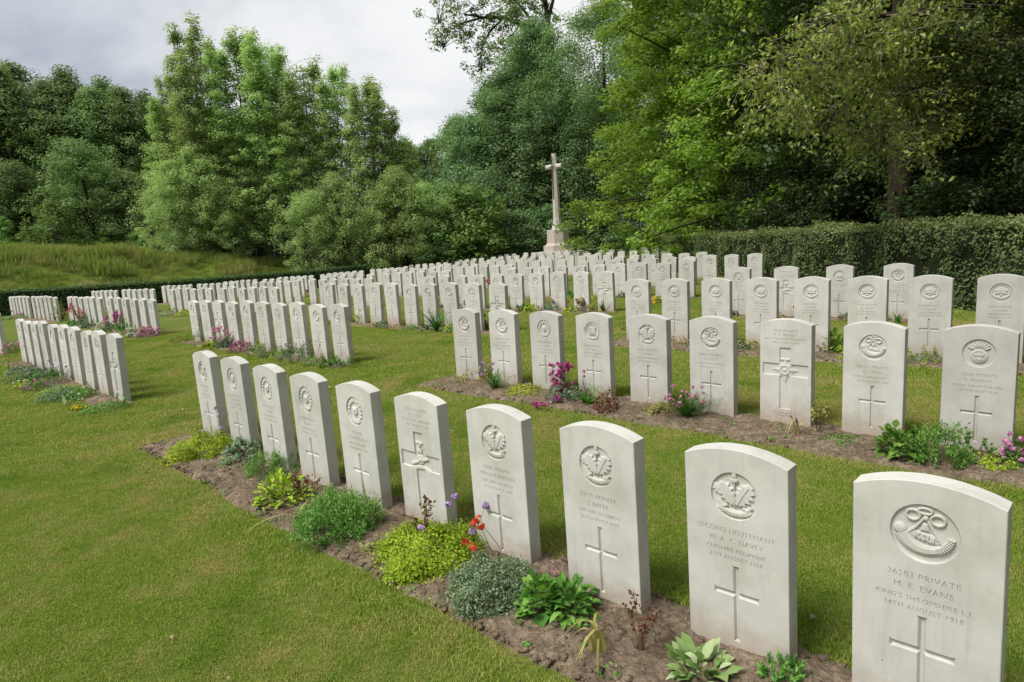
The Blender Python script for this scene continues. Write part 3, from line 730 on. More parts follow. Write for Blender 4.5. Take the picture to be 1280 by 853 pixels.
def make_tree(h, r, species, seed, trunk_r=.2, base=.15, prof='oval', nclump=150, per=90, leaf=.2, crad=.9, lean=(0, 0), stems=1, limbs=10, droop=0., flat=.72):
    """returns meshes (trunk, crown); origin at the foot"""
    global rng; keep = rng; rng = np.random.default_rng(seed); rr = random.Random(seed)
    mb = MB()
    def trunkpt(t, st=0):
        a = st * 2.4; sp = .0 if stems == 1 else .16 * r
        return Vector((lean[0] * t * t * h + sp * math.cos(a) * (.25 + 1.1 * t) + .10 * r * math.sin(3 * t + seed + st) * t, lean[1] * t * t * h + sp * math.sin(a) * (.25 + 1.1 * t) + .10 * r * math.cos(2.3 * t + seed + st) * t, t * h))
    tl = .93
    for st in range(stems):
        tr = trunk_r * (1 if stems == 1 else rr.uniform(.45, .9))
        n = 9; pts = [trunkpt(tl * k / n, st) for k in range(n + 1)]; pts[0] = pts[0] - Vector((0, 0, .4))
        mb.tube(pts, [tr * ((1 - .93 * k / n) + (.35 if k == 0 else 0)) + .012 for k in range(n + 1)], 8)
    def R(t):
        if prof == 'oval': return r * max(.12, math.sin(PI * min(1, (t * .90 + .10))) ** .65)
        if prof == 'spire': return r * (.06 + 1.05 * (1 - t) ** .9 * min(1, t * 4 + .45))
        if prof == 'dome': return r * math.sqrt(max(.02, 1 - (max(0, t - .25) / .75) ** 2)) * (.80 + .2 * min(1, t * 4))
        if prof == 'bush': return r * math.sqrt(max(.03, 1 - t * t))
    az = [rr.uniform(0, 2 * PI) for _ in range(6)]
    cl = []; rads = []
    while len(cl) < nclump:
        t = rr.random() ** .9; a = rr.uniform(0, 2 * PI)
        lob = 1 + .16 * math.sin(3 * a + az[0] + 5 * t) + .12 * math.sin(5 * a + az[1] - 7 * t) + .10 * math.sin(2 * a + az[2] + 11 * t)
        q = R(t) * lob * (rr.random() ** .5); st = rr.randrange(stems)
        c = trunkpt(base + (1 - base) * t * .98, st if rr.random() < .8 else 0)
        c = c + Vector((q * math.cos(a), q * math.sin(a), -droop * q * q / r + rr.gauss(0, .25)))
        if c.z < .25: c.z = .25 + rr.random() * .3
        cl.append(c); rads.append(crad * rr.uniform(.6, 1.25))
    # limbs out to some of the clumps, twigs to more of them
    order = sorted(range(nclump), key=lambda i: -(cl[i] - trunkpt(min(1, cl[i].z / h))).length)
    for q, i in enumerate(order[:limbs * 3]):
        c = cl[i]; hz = max(.04, (c.z - .55 * math.hypot(c.x, c.y) - .2 * rr.random()) / h); p0 = trunkpt(min(.9, max(base * .6, hz)), rr.randrange(stems))
        mid = p0.lerp(c, .5) + Vector((rr.gauss(0, .06), rr.gauss(0, .06), .10 * (c - p0).length * (1 if droop < .1 else 1.6)))
        w = trunk_r * (.20 if q < limbs else .07) * (1 - .6 * min(1, p0.z / h)) + .012
        mb.tube([p0, p0.lerp(mid, .6), mid, mid.lerp(c, .6) + Vector((0, 0, .04)), c], [w, w * .8, w * .6, w * .38, .008], 5, False)
    V_, F_, A_ = crown_leaves(np.array([tuple(c) for c in cl]), np.array(rads), per, leaf, flat)
    V_[:, 2] = np.maximum(V_[:, 2], .02)
    tm = bpy.data.meshes.new('trunk'); tm.from_pydata(mb.v, [], mb.f); tm.update(); tm.polygons.foreach_set('use_smooth', np.ones(len(tm.polygons), bool))
    cm = mesh_np('crown', V_, F_, A_)
    rng = keep
    return tm, cm
def set_tree(meshes, name, x, y, sc, rot, leafm, barkm, label, cat='tree', group=None, sz=None, z=None):
    tm, cm = meshes
    e = empty(name, (x, y, (float(ground(x, y)) if z is None else z)), (0, 0, rot)); e.scale = (sc, sc, sz or sc)
    if not tm.materials: tm.materials.append(barkm)
    if not cm.materials: cm.materials.append(leafm)
    link('trunk', tm, None, e); c = link('crown', cm, None, e); c.material_slots[0].link = 'OBJECT'; c.material_slots[0].material = leafm
    tag(e, label, cat, group); return e

# ------------------------------------------------------------------ the wood on the left, behind the bank
TW = [make_tree(15, 3.4, 'w', 101 + i, .26, .10, 'oval', 260, 95, .21, .85) for i in range(4)]
TB = [make_tree(14, 2.0, 'b', 131 + i, .12, .08, 'spire', 290, 62, .125, .46, stems=2, limbs=16) for i in range(6)]
TD = [make_tree(11, 4.4, 'd', 151 + i, .28, .04, 'dome', 210, 95, .20, 1.0) for i in range(3)]
TU = [make_tree(3.2, 1.9, 'u', 171 + i, .06, .02, 'bush', 70, 75, .14, .50, limbs=6) for i in range(3)]
RT = random.Random(77)
def lefttree(px, dist, ytop, var, name, label, mats, group, widen=1.0):
    p = col_at(px, dist); hz = 293 - (px - 640) * .0604
    ztop = CZ + (hz - ytop) / FPX * dist * 1.01; zb = float(ground(*p)); h0 = {id(TW): 15., id(TB): 14., id(TD): 11., id(TU): 3.2}[id(var)]
    sz = (ztop - zb) / (h0 * 1.06); me = var[RT.randrange(len(var))]
    return set_tree(me, name, p[0], p[1], (sz * .55 + .45) * widen, RT.uniform(0, 6.28), mats[0], mats[1], label, 'tree', group, sz)
G1 = 'broadleaf trees of the wood behind the bank'
LW = [(-22, 54, 78, 'tall dark green tree cut by the left picture edge'), (14, 57, 84, 'tall tree with pointed top second from the left edge'), (40, 55, 92, 'bushy green tree left of the dark rounded tree'),
      (62, 58, 84, 'tallest ragged tree of the left wood'), (92, 56, 108, 'dark green tree with a low notch in the left skyline'), (118, 58, 94, 'twin topped tree in the middle of the left wood'),
      (142, 56, 112, 'narrow tree right of the twin topped one'), (162, 58, 106, 'dark tree below the grey cloud'), (186, 57, 112, 'tree at the right end of the left wood skyline'), (208, 60, 124, 'tree half hidden behind the left birch'),
      (236, 62, 140, 'dark tree standing behind the birch clump')]
for px, di, yt, lb in LW: lefttree(px, di, yt, TW, 'broadleaf_tree', lb, (L_WOOD, M_BARK), G1, RT.uniform(.92, 1.12))
for k in range(16):        # the wood goes on behind
    px = -70 + 30 * k; lefttree(px, 68 + RT.uniform(0, 8), 128 + RT.uniform(-10, 22), TW, 'broadleaf_tree', 'dim tree in the %s gap of the wood behind the birches' % ORD[min(k, 12)] if k < 13 else 'dim back tree %s from the right end of the wood' % ORD[15 - k], (L_WOOD, M_BARK), G1, 1.2)
for px, di, yt, lb in [(122, 50, 178, 'dark rounded tree low before the left wood'), (30, 51, 205, 'drooping green tree before the left wood'), (168, 52, 215, 'low dark tree beside the birch clump'), (-15, 50, 215, 'rounded tree at the left picture edge')]:
    lefttree(px, di, yt, TD, 'rounded_tree', lb, (L_WOOD, M_BARK), 'low rounded trees before the wood', .95)
for px, di, yt, lb in [(5, 47, 276, 'green shrub at the left edge above the grass bank'), (72, 47.5, 250, 'leafy green shrub standing up before the dark wood'), (42, 48, 284, 'small pale shrub beside the leafy one on the bank'), (105, 48, 288, 'low scrubby shrub right of the leafy one'),
                       (140, 48.5, 288, 'low scrub along the top of the bank'), (178, 48, 290, 'low scrub close to the birch clump')]:
    lefttree(px, di, yt, TU, 'shrub', lb, (L_BUSH, M_BARKG), 'shrubs along the bank', .95)
G2 = 'slender birches on the bank'
BI = [(218, 43, 120), (236, 44, 92), (252, 42, 66), (270, 43.5, 26), (288, 45, 50), (304, 43, 62), (326, 44.5, 38), (342, 43, 44), (352, 46, 58), (368, 44, 56), (386, 43, 84), (401, 45, 72), (420, 43.5, 96), (441, 45, 80), (458, 43, 98), (474, 44.5, 92), (489, 43.5, 106), (503, 45, 128), (518, 44, 165)]
for k, (px, di, yt) in enumerate(BI):
    lb = {3: 'tallest slender birch with feathery top left of centre', 0: 'leftmost birch with light green low branches', 18: 'shortest birch at the right end of the clump'}.get(k) or '%s birch from the left end of the clump' % (ORD[k] if k < 13 else 'last but %s' % ['six', 'five', 'four', 'three', 'two', 'one'][k - 13])
    lefttree(px, di, yt + 6, TB, 'birch_tree', lb, (L_BIRCH, M_BARKG), G2, RT.uniform(.95, 1.25))
for k, (px, di, yt) in enumerate([(222, 40.5, 205), (250, 41, 188), (282, 41, 225), (395, 41, 238), (430, 42, 215), (470, 42, 232), (505, 42, 208), (535, 43, 228)]):
    lefttree(px, di, yt, TD, 'understorey_tree', '%s leafy low tree from the left under the birches' % ORD[k], (L_BIRCH, M_BARKG), 'low leafy trees under the birches', .62)

for k in range(15):
    lefttree(196 + 25 * k, 50 + RT.uniform(-1.5, 3), 268 + RT.uniform(-14, 10), TU, 'shrub', '%s dark shrub from the left filling the gloom behind the birch stems' % (ORD[k] if k < 13 else ['fourteenth', 'fifteenth'][k - 13]), (L_WOOD, M_BARK), 'dark shrubs behind the birches', 1.5)
# ------------------------------------------------------------------ trees in the middle, behind the cross
G3 = 'dense trees behind the stone cross'
for px, di, yt, var, lm, lb in [(520, 62, 178, TW, L_WOOD, 'distant tree showing over the right end of the birches'), (548, 63, 172, TW, L_WOOD, 'distant tree at the lowest dip of the skyline'), (575, 60, 150, TW, L_WOOD, 'dark tree rising left of the stone cross'),
                                (600, 55, 148, TD, L_DARK, 'rounded blue green tree left of the stone cross'), (640, 54, 92, TW, L_DARK, 'tall dense tree straight behind the stone cross'), (668, 52, 128, TD, L_DARK, 'dark rounded tree close behind the stone cross'),
                                (705, 55, 100, TW, L_DARK, 'dark tree right behind the cross head'), (740, 56, 110, TD, L_DARK, 'dark tree in shade right of the cross'), (612, 49, 218, TD, L_DARK, 'low dark tree left of the cross foot'),
                                (655, 60, 70, TW, L_DARK, 'tall tree below the spreading limbs'), (780, 58, 120, TW, L_DARK, 'shaded tree under the yellow green oak'), (690, 60, 80, TW, L_DARK, 'tall dark tree behind the cross head'), (622, 60, 110, TW, L_DARK, 'slim dark tree left of the tall dense one')]:
    lefttree(px, di, yt, var, 'broadleaf_tree', lb, (lm, M_BARK), G3, 1.05)
for px, di, yt, lb, lm in [(575, 44, 232, 'bright green sunlit bush left of the cross', L_BUSH), (602, 44.5, 246, 'bright green bush second to the left of the cross', L_BUSH), (548, 44, 250, 'green bush at the foot of the last birch', L_BUSH), (640, 46, 262, 'dark shrub just left of the cross foot', L_DARK), (672, 46.5, 262, 'dark shrub behind the cross foot', L_DARK),
                           (722, 47, 262, 'dark shrub right of the cross foot', L_DARK), (752, 47, 268, 'shaded shrub right of the cross by the back hedge', L_DARK), (520, 43, 280, 'low shrub under the birches by the low hedge', L_DARK), (790, 47, 262, 'shaded shrub under the oak boughs', L_DARK)]:
    lefttree(px, di, yt, TU, 'shrub', lb, (lm, M_BARK), 'shrubs behind the hedges', 1.25)
# the tall open tree whose limbs reach left into the sky
def open_tree():
    global rng; keep = rng; rng = np.random.default_rng(900); rr = random.Random(9)
    p = col_at(696, 57); zb = float(ground(*p)); e = empty('spreading_tree', (p[0], p[1], zb)); mb = MB(); cl = []; rad = []
    def P(px, py, dy=0.):
        q = ray(px, py); k = (57 + dy) / q[1]; return Vector((q[0] * k - p[0], dy, q[2] * k + CZ - zb))
    mb.tube([Vector((.3, 0, -.3)), P(700, 180), P(697, 110), P(690, 84)], [.62, .5, .45, .40], 10)
    limbs = [([(690, 84), (678, 58), (668, 44), (650, 30), (630, 22), (604, 22), (580, 18)], .26, -1), ([(690, 84), (686, 40), (682, 4), (676, -40), (660, -80)], .28, .5), ([(668, 44), (660, 20), (640, -5), (610, -30)], .15, -1.5),
             ([(684, 30), (694, -10), (704, -60)], .18, 1.), ([(682, 4), (664, -12), (650, -40)], .14, 0), ([(686, 60), (672, 62), (655, 70), (640, 82)], .12, -2.), ([(630, 22), (612, 40), (602, 60), (598, 90)], .10, -2), ([(604, 22), (575, 30), (560, 40), (554, 60)], .09, -1), ([(650, 30), (640, 44), (628, 62)], .08, -1), ([(610, -30), (580, -25), (560, -10), (548, 30)], .09, -1),
             ([(694, -10), (715, -20), (740, -10)], .1, 1)]
    for pts, w, dy in limbs:
        q = [P(x_, y_, dy * i / len(pts)) for i, (x_, y_) in enumerate(pts)]
        mb.tube(q, [w * (1 - .75 * i / (len(q) - 1)) for i in range(len(q))], 6, False)
        for i in range(1, len(q)):
            for _ in range(8):
                c = q[i - 1].lerp(q[i], rr.random()) + Vector((rr.gauss(0, .75), rr.gauss(0, 1.1), rr.gauss(.1, .55))); 
                if i > 1 or rr.random() < .35: cl.append(c); rad.append(rr.uniform(.35, .75)); mb.tube([q[i], q[i].lerp(c, .5) + Vector((0, 0, .1)), c], [.035, .02, .008], 4, False)
    V_, F_, A_ = crown_leaves(np.array([tuple(c) for c in cl]), np.array(rad) * 1.2, 66, .22)
    mb.build('trunk', M_BARK, e, True); link('crown', mesh_np('crown', V_, F_, A_), L_WOOD, e)
    tag(e, 'tall open tree with dark limbs reaching left into the sky', 'tree'); rng = keep
open_tree()

# ------------------------------------------------------------------ the big trees on the right, behind the tall hedge
TO = [make_tree(19, 7.0, 'o', 201 + i, .45, .06, 'dome', 1250, 115, .18, .80, limbs=14, droop=.32, flat=.5) for i in range(2)]
TR = [make_tree(17, 5.0, 'r', 221 + i, .34, .12, 'oval', 340, 200, .145, 1.1, limbs=8) for i in range(2)]
def rtree(me, x, y, sc, rot, lm, lb, name='broadleaf_tree', sz=None, grp='tall trees of the wood behind the right hedge'): return set_tree(me, name, x, y, sc, rot, lm, M_BARK, lb, 'tree', grp, sz)
rtree(TO[0], 10.7, 31.5, 1.02, .4, L_OAK, 'large oak with sunlit yellow green boughs right of the cross', 'oak_tree')
rtree(TO[1], 12.2, 24.0, .9, 2.1, L_OAK, 'oak with dark boughs above the far end of the right hedge', 'oak_tree')
rtree(TO[0], 13.5, 38.0, 1.0, 4.0, L_OAK, 'oak standing deep behind the sunlit one', 'oak_tree')
TR_used = 0; k = 0
for x, y in [(11.5, 18.5), (14.5, 13.0), (16.5, 20.5), (19.5, 15.5), (18.5, 27), (23, 21), (22, 10), (27, 15), (24, 30), (19, 35), (26, 40), (12.5, 45), (20, 47), (30, 26), (13.5, 6.5), (19, 4), (8.0, 50), (3.5, 55), (13, 0), (14, -8), (13, -17), (17, -24)]:
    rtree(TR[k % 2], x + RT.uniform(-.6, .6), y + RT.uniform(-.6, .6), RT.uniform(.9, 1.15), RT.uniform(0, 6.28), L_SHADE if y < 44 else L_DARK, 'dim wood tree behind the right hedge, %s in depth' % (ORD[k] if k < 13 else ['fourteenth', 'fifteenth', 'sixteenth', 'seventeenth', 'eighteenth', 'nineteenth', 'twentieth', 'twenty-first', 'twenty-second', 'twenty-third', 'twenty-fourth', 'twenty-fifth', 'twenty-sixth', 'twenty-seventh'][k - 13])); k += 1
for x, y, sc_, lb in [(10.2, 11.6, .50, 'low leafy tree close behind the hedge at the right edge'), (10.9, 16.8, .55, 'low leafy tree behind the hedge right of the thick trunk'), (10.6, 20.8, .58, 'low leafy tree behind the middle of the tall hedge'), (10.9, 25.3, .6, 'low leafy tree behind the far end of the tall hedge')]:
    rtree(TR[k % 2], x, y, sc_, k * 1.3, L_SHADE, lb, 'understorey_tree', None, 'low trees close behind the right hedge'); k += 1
TV = [make_tree(3.4, 2.0, 'v', 261 + i, .06, .02, 'bush', 80, 70, .13, .5, limbs=6) for i in range(2)]
for k, (px, di, yt) in enumerate([(842, 27, 262), (872, 24, 238), (905, 25, 246), (940, 22, 252), (985, 20, 240), (1020, 20, 232), (1060, 18, 225), (1108, 13.4, 236), (1142, 13.8, 240), (1165, 17, 212), (1200, 18, 222), (1245, 15, 205), (1275, 16, 215)]):
    p = col_at(px, di); hz = 293 - (px - 640) * .0604; zt = CZ + (hz - yt) / FPX * di
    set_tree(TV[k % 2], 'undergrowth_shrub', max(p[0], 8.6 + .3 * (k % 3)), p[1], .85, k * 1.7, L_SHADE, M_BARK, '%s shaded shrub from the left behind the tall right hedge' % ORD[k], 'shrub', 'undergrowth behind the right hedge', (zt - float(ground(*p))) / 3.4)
# bare trunks seen in the gloom
TK = []
for k, (px, di, w, lb) in enumerate([(1125, 14.5, .25, 'thick red brown tree trunk behind the right hedge'), (1008, 21, .16, 'thin dim trunk left of the thick one'), (985, 24, .14, 'slim trunk in the dark of the wood'), (1068, 19, .15, 'grey trunk close left of the thick one'), (978, 27, .3, 'broad black trunk deep in the shade'), (1195, 18, .14, 'slender trunk right of the thick one')]):
    p = col_at(px, di); zb = float(ground(*p)); e = empty('tall_tree', (p[0], p[1], zb)); mb = MB()
    mb.tube([(0, 0, -.3), (.01, .0, .25), (.03, .02, 1.2), (.0, .05, 3), (-.06, .02, 5.5), (.03, 0, 9), (.1, 0, 13)], [w * 1.5, w * 1.15, w, w * .93, w * .85, w * .7, w * .4], 14, True)
    for q in range(5): 
        a = q * 2.3; z0 = 5 + q * 1.5; mb.tube([(0, 0, z0), (.8 * math.cos(a), .8 * math.sin(a), z0 + .7), (2.4 * math.cos(a), 2.4 * math.sin(a), z0 + 1.7)], [w * .4, w * .3, w * .1], 6)
    mb.build('trunk', M_BARK, e, True)
    keep = rng; rng = np.random.default_rng(500 + k); m = 60
    cl = np.stack([rng.normal(0, 1.6, m), rng.normal(0, 1.6, m), rng.uniform(6.5, 14, m)], -1); V_, F_, A_ = crown_leaves(cl, rng.uniform(.6, 1.1, m), 55, .17); rng = keep
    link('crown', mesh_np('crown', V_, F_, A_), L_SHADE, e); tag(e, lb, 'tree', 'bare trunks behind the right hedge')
# the bough of large pale leaves hanging over the hedge
def bough_tree():
    global rng; keep = rng; rng = np.random.default_rng(77); rr = random.Random(31)
    p = col_at(1282, 14.0); zb = float(ground(*p)); e = empty('chestnut_tree', (p[0], p[1], zb)); mb = MB(); tips = []; twig = MB()
    mb.tube([(0, 0, -.3), (0, 0, .5), (.1, .1, 3), (.1, .2, 7), (0, .2, 12)], [.36, .27, .22, .2, .1], 12)
    def P(px, py, dist):
        q = ray(px, py); k = dist / q[1]; return Vector((q[0] * k - p[0], dist - p[1], q[2] * k + CZ - zb))
    B = [([(1282, 40, 14), (1170, 62, 13.2), (1110, 72, 12.4), (1060, 78, 11.8), (1005, 100, 11.2), (950, 128, 10.8)], .075), ([(1282, 0, 14), (1190, 10, 13), (1130, 16, 12), (1070, 25, 11.4), (1020, 32, 11)], .07),
         ([(1110, 72, 12.4), (1080, 100, 12), (1050, 130, 11.8), (1030, 165, 11.6)], .04), ([(1170, 62, 13.2), (1160, 90, 12.8), (1140, 112, 12.4), (1120, 120, 12)], .04), ([(1060, 78, 11.8), (1020, 118, 11.4), (985, 148, 11.2)], .035),
         ([(1282, 70, 14), (1215, 100, 13.4), (1195, 128, 13), (1180, 160, 12.8)], .05), ([(1282, 60, 14), (1265, 100, 13.5), (1290, 140, 13)], .05), ([(1130, 16, 12), (1090, 46, 11.6), (1040, 62, 11.2), (985, 75, 11), (935, 98, 10.9)], .04),
         ([(1282, -40, 14), (1180, -30, 13), (1110, -20, 12), (1050, -8, 11.4)], .06), ([(1170, 62, 13.2), (1185, 45, 12.6), (1150, 36, 12), (1100, 48, 11.6)], .04), ([(1282, 20, 14), (1262, 40, 13.2), (1285, 60, 12.6)], .05), ([(1160, 90, 12.8), (1138, 130, 12.3), (1112, 165, 12.0), (1098, 190, 11.9)], .03), ([(1180, 120, 12.9), (1150, 160, 12.5), (1132, 195, 12.3)], .03)]
    for pts, w in B:
        q = [P(*t) for t in pts]; mb.tube(q, [w * (1 - .78 * i / (len(q) - 1)) for i in range(len(q))], 6, False)
        for i in range(1, len(q)):
            for _ in range(17):
                a = q[i - 1].lerp(q[i], rr.random()); b = a + Vector((rr.gauss(-.12, .50), rr.gauss(-.1, .55), rr.gauss(-.12, .30)))
                m_ = a.lerp(b, .5) + Vector((0, 0, .08)); twig.tube([a, m_, b], [.010, .007, .004], 4, False)
                for t in (.45, .75, 1.0): tips.append(a.lerp(b, t) + Vector((rr.gauss(0, .05), rr.gauss(0, .05), rr.gauss(0, .04))))
    tips = np.array([tuple(t) for t in tips]); kk = 7; idx = np.repeat(np.arange(len(tips)), kk); n = len(idx)
    Nn = unit(n); Nn[:, 2] = np.abs(Nn[:, 2]) * .8 + .25
    up = unit(n) * .8; up[:, 2] = -.9
    C = tips[idx] + rng.normal(0, .07, (n, 3)); C[:, 2] -= .04
    V_, F_, A_ = leaves_np(C, Nn, rng.uniform(.06, .13, n), .5, .3, None, up)
    mb.build('trunk', M_BARK, e, True); twig.build('twigs', M_TWIG, e, True); link('leaves', mesh_np('leaves', V_, F_, A_), L_CHEST, e)
    tag(e, 'tree with a low bough of large pale leaves hanging over the hedge', 'tree'); rng = keep
bough_tree()
# leaf litter floor of the wood on the right is the ground itself

# ------------------------------------------------------------------ hedges
def hedge(name, path, width, height, leaf, dens, matl, label, rough=.06, zoff=0., asp=.6):
    """clipped hedge along plan points; a dark twiggy core and a skin of leaves"""
    e_loc = (*path[0], float(ground(*path[0]))); e = empty(name, (0, 0, 0)); core = MB(); Vs, Fs, As, off = [], [], [], 0
    pts = [np.array(p, float) for p in path]
    for a, b in zip(pts[:-1], pts[1:]):
        L = np.linalg.norm(b - a); t = (b - a) / L; nn = np.array([-t[1], t[0]]); n_ = max(2, int(L / .8))
        for q in range(n_):
            c0, c1 = a + t * L * q / n_, a + t * L * (q + 1) / n_
            hw = width / 2 - .09
            z0, z1 = float(ground(*c0)), float(ground(*c1))
            v = [(*(c0 - nn * hw), z0 - .2), (*(c0 + nn * hw), z0 - .2), (*(c0 + nn * hw), z0 + height - .10), (*(c0 - nn * hw), z0 + height - .10), (*(c1 - nn * hw), z1 - .2), (*(c1 + nn * hw), z1 - .2), (*(c1 + nn * hw), z1 + height - .10), (*(c1 - nn * hw), z1 + height - .10)]
            f = [(0, 4, 7, 3), (1, 2, 6, 5), (3, 7, 6, 2)]
            if q == 0: f.append((0, 3, 2, 1))
            if q == n_ - 1: f.append((4, 5, 6, 7))
            core.add(v, f)
        per = 2 * height + width; n = int(L * per * dens); u_ = rng.random(n) * L; w_ = rng.random(n) * per
        side = np.where(w_ < height, -1, np.where(w_ < 2 * height, 1, 0)); h_ = np.where(side == -1, w_, np.where(side == 1, w_ - height, height)); o_ = np.where(side == 0, (w_ - 2 * height) - width / 2, side * width / 2)
        nz = rough * 2 * (vnoise(u_, h_ * 1 + o_, 1.6, 4) - .5) + rough * 1.2 * (vnoise(u_, h_ + o_ * 2, 5., 9) - .5) + rng.normal(0, .022, n) - .05 * rng.random(n)
        h2 = h_ + np.where(side == 0, nz + np.abs(rng.normal(0, .025, n)) * (rng.random(n) < .4), 0); o2 = o_ + np.where(side == 0, 0, side * nz)
        px_ = a[0] + t[0] * u_ + nn[0] * o2; py_ = a[1] + t[1] * u_ + nn[1] * o2
        C = np.stack([px_, py_, ground(px_, py_) + h2], -1)
        Nn = unit(n) * .8; Nn[:, 0] += nn[0] * side * .9; Nn[:, 1] += nn[1] * side * .9; Nn[:, 2] += np.where(side == 0, .9, .35)
        var = np.clip(.55 * rng.random(n) + .6 * (vnoise(u_, h_ * 2 + o_, 1.1, 21) - .25) * rng.random(n) + .15 * (side == 0), 0, 1)
        V_, F_, A_ = leaves_np(C, Nn, leaf * rng.uniform(.7, 1.3, n), asp, .2, var); Vs.append(V_); Fs.append(F_ + off); As.append(A_); off += len(V_)
        ns = int(L * 16); us = rng.random(ns) * L; os_ = rng.uniform(-.5, .5, ns) * width; hs = height + np.abs(rng.normal(.0, .06, ns)) * (1 if rough > .055 else .3); kk = 7; iu = np.repeat(np.arange(ns), kk); tt = rng.random(len(iu))
        px_ = a[0] + t[0] * us[iu] + nn[0] * os_[iu] + rng.normal(0, .02, len(iu)); py_ = a[1] + t[1] * us[iu] + nn[1] * os_[iu] + rng.normal(0, .02, len(iu)); C = np.stack([px_, py_, ground(px_, py_) + height - .04 + (hs[iu] - height + .04) * tt], -1)
        V_, F_, A_ = leaves_np(C, unit(len(iu)) + np.array([0, 0, .3]), leaf * rng.uniform(.7, 1.2, len(iu)), asp, .2, np.clip(.45 + .55 * tt, 0, 1)); Vs.append(V_); Fs.append(F_ + off); As.append(A_); off += len(V_)
    core.build('twig_core', M_CORE, e); link('foliage', mesh_np('foliage', np.concatenate(Vs), np.concatenate(Fs), np.concatenate(As)), matl, e); tag(e, label, 'hedge'); return e
hedge('tall_hedge', [(7.35, -3.0), (7.35, 13.0), (7.3, 21.0), (7.25, 28.6)], 1.15, 1.30, .050, 1150, L_HEDGE, 'tall clipped beech hedge along the right side', .13)
hedge('low_hedge', [xy(-34.9, -8), xy(-34.9, 10), xy(-34.9, 24), xy(-34.9, 37.5)], .8, 1.05, .085, 330, L_HEDGE2, 'low dark box hedge below the grass bank on the left', .04)
hedge('back_hedge', [xy(-35.4, 37.9), xy(-26, 37.2), xy(-19, 36.4)], .9, 1.12, .095, 260, L_HEDGE2, 'shaded low hedge behind the stone cross', .05)
hedge('corner_hedge', [(8.6, 31.5), (8.7, 37.0), (10.5, 41.0)], 1.0, 1.25, .09, 300, L_HEDGE, 'short hedge beyond the end of the tall right hedge', .06)

# ------------------------------------------------------------------ the stone cross
cq = ray(697, 289); kx = 41.6 / cq[1]; CX, CY = cq[0] * kx, 41.6; CZB = float(ground(CX, CY))
M_CROSS = mat_plain('cross_limestone', (.50, .465, .415), .85, .2, .14, 3.); M_BASE = mat_plain('pinkish_stone', (.46, .405, .36), .88, .2, .16, 4.); M_SWORD = mat_plain('bronze_sword', (.085, .062, .040), .5, .5)
def octo(r, st=1.0):
    return [(r / math.cos(PI / 8) * math.cos(PI / 8 + k * PI / 4) * st, r / math.cos(PI / 8) * math.sin(PI / 8 + k * PI / 4)) for k in range(8)]
ce = empty('stone_cross', (CX, CY, CZB), (0, 0, TH)); tag(ce, 'tall stone memorial cross with bronze sword on an octagonal plinth', 'memorial cross')
hz_c = 289.5
def zpx(py): return CZ + (hz_c - py) / FPX * 41.6 - CZB
def octpart(name, r0, z0, r1, z1, mat, ch=.02):
    m = MB(); m.prism(octo(r0), z0, octo(r1), z1 - ch); m.prism(octo(r1), z1 - ch, octo(r1 - ch), z1); return m.build(name, mat, ce)
zs = [-.25, zpx(322.5), zpx(314.3), zpx(306.5), zpx(303.5), zpx(287.6)]
octpart('lower_step', 1.95, zs[0], 1.95, zs[1], M_BASE); octpart('upper_step', 1.42, zs[1] + .001, 1.42, zs[2], M_BASE)
octpart('plinth_foot', .90, zs[2] + .001, .90, zs[3], M_BASE); octpart('plinth_moulding', .78, zs[3] + .001, .68, zs[4], M_BASE); octpart('plinth', .665, zs[4] + .001, .655, zs[5], M_BASE, .03)
sh = MB(); zz = [zs[5] + .001, zs[5] + .10, zs[5] + .32, zs[5] + .75, zpx(214.8), zpx(209.2), zpx(196.6)]; rr_ = [.36, .35, .27, .225, .175, .172, .145]
for i in range(6): sh.prism(octo(rr_[i]), zz[i], octo(rr_[i + 1]), zz[i + 1], i in (0, 5))
sh.build('shaft', M_CROSS, ce)
za, zb_ = zpx(215.2), zpx(208.9); ah, zc_ = (zb_ - za) / 2, (za + zb_) / 2
for sg in (-1, 1):
    m = MB(); L0, L1 = .165, .62
    def oc(r): return [(r / math.cos(PI / 8) * math.cos(PI / 8 + k * PI / 4), r / math.cos(PI / 8) * math.sin(PI / 8 + k * PI / 4)) for k in range(8)]
    v = [(sg * L0, a_, zc_ + b_) for a_, b_ in oc(ah * .95)] + [(sg * (L1 - .05), a_, zc_ + b_) for a_, b_ in oc(ah * .85)] + [(sg * (L1 - .05), a_, zc_ + b_) for a_, b_ in oc(ah)] + [(sg * L1, a_, zc_ + b_) for a_, b_ in oc(ah * .98)]
    f = [(r * 8 + k, r * 8 + (k + 1) % 8, (r + 1) * 8 + (k + 1) % 8, (r + 1) * 8 + k) for r in range(3) for k in range(8)] + [tuple(range(24, 32)), tuple(range(8))[::-1]]
    m.add(v, f if sg > 0 else [q[::-1] for q in f]); m.build('arm', M_CROSS, ce)
sw = empty('sword', (0, 0, 0)); bpy.data.objects.remove(sw)
m = MB(); yb = -.235; zt_, zg, zl = zpx(199.5), zpx(212.6), zpx(252)
m.add([(-.045, yb, zg), (.045, yb, zg), (.035, yb - .01, zl + .15), (0, yb - .012, zl), (-.035, yb - .01, zl + .15), (0, yb - .03, zg), (0, yb - .03, zl + .15)], [(0, 5, 6, 4), (5, 1, 2, 6), (4, 6, 3), (6, 2, 3)])
m.tube([(0, yb - .01, zg), (0, yb - .01, zt_ - .08)], .028, 8); m.tube([(0, yb - .01, zt_ - .1), (0, yb - .01, zt_)], [.045, .03], 8); m.tube([(-.24, yb - .01, zg), (.24, yb - .01, zg)], .026, 8)
m.build('sword', M_SWORD, ce)

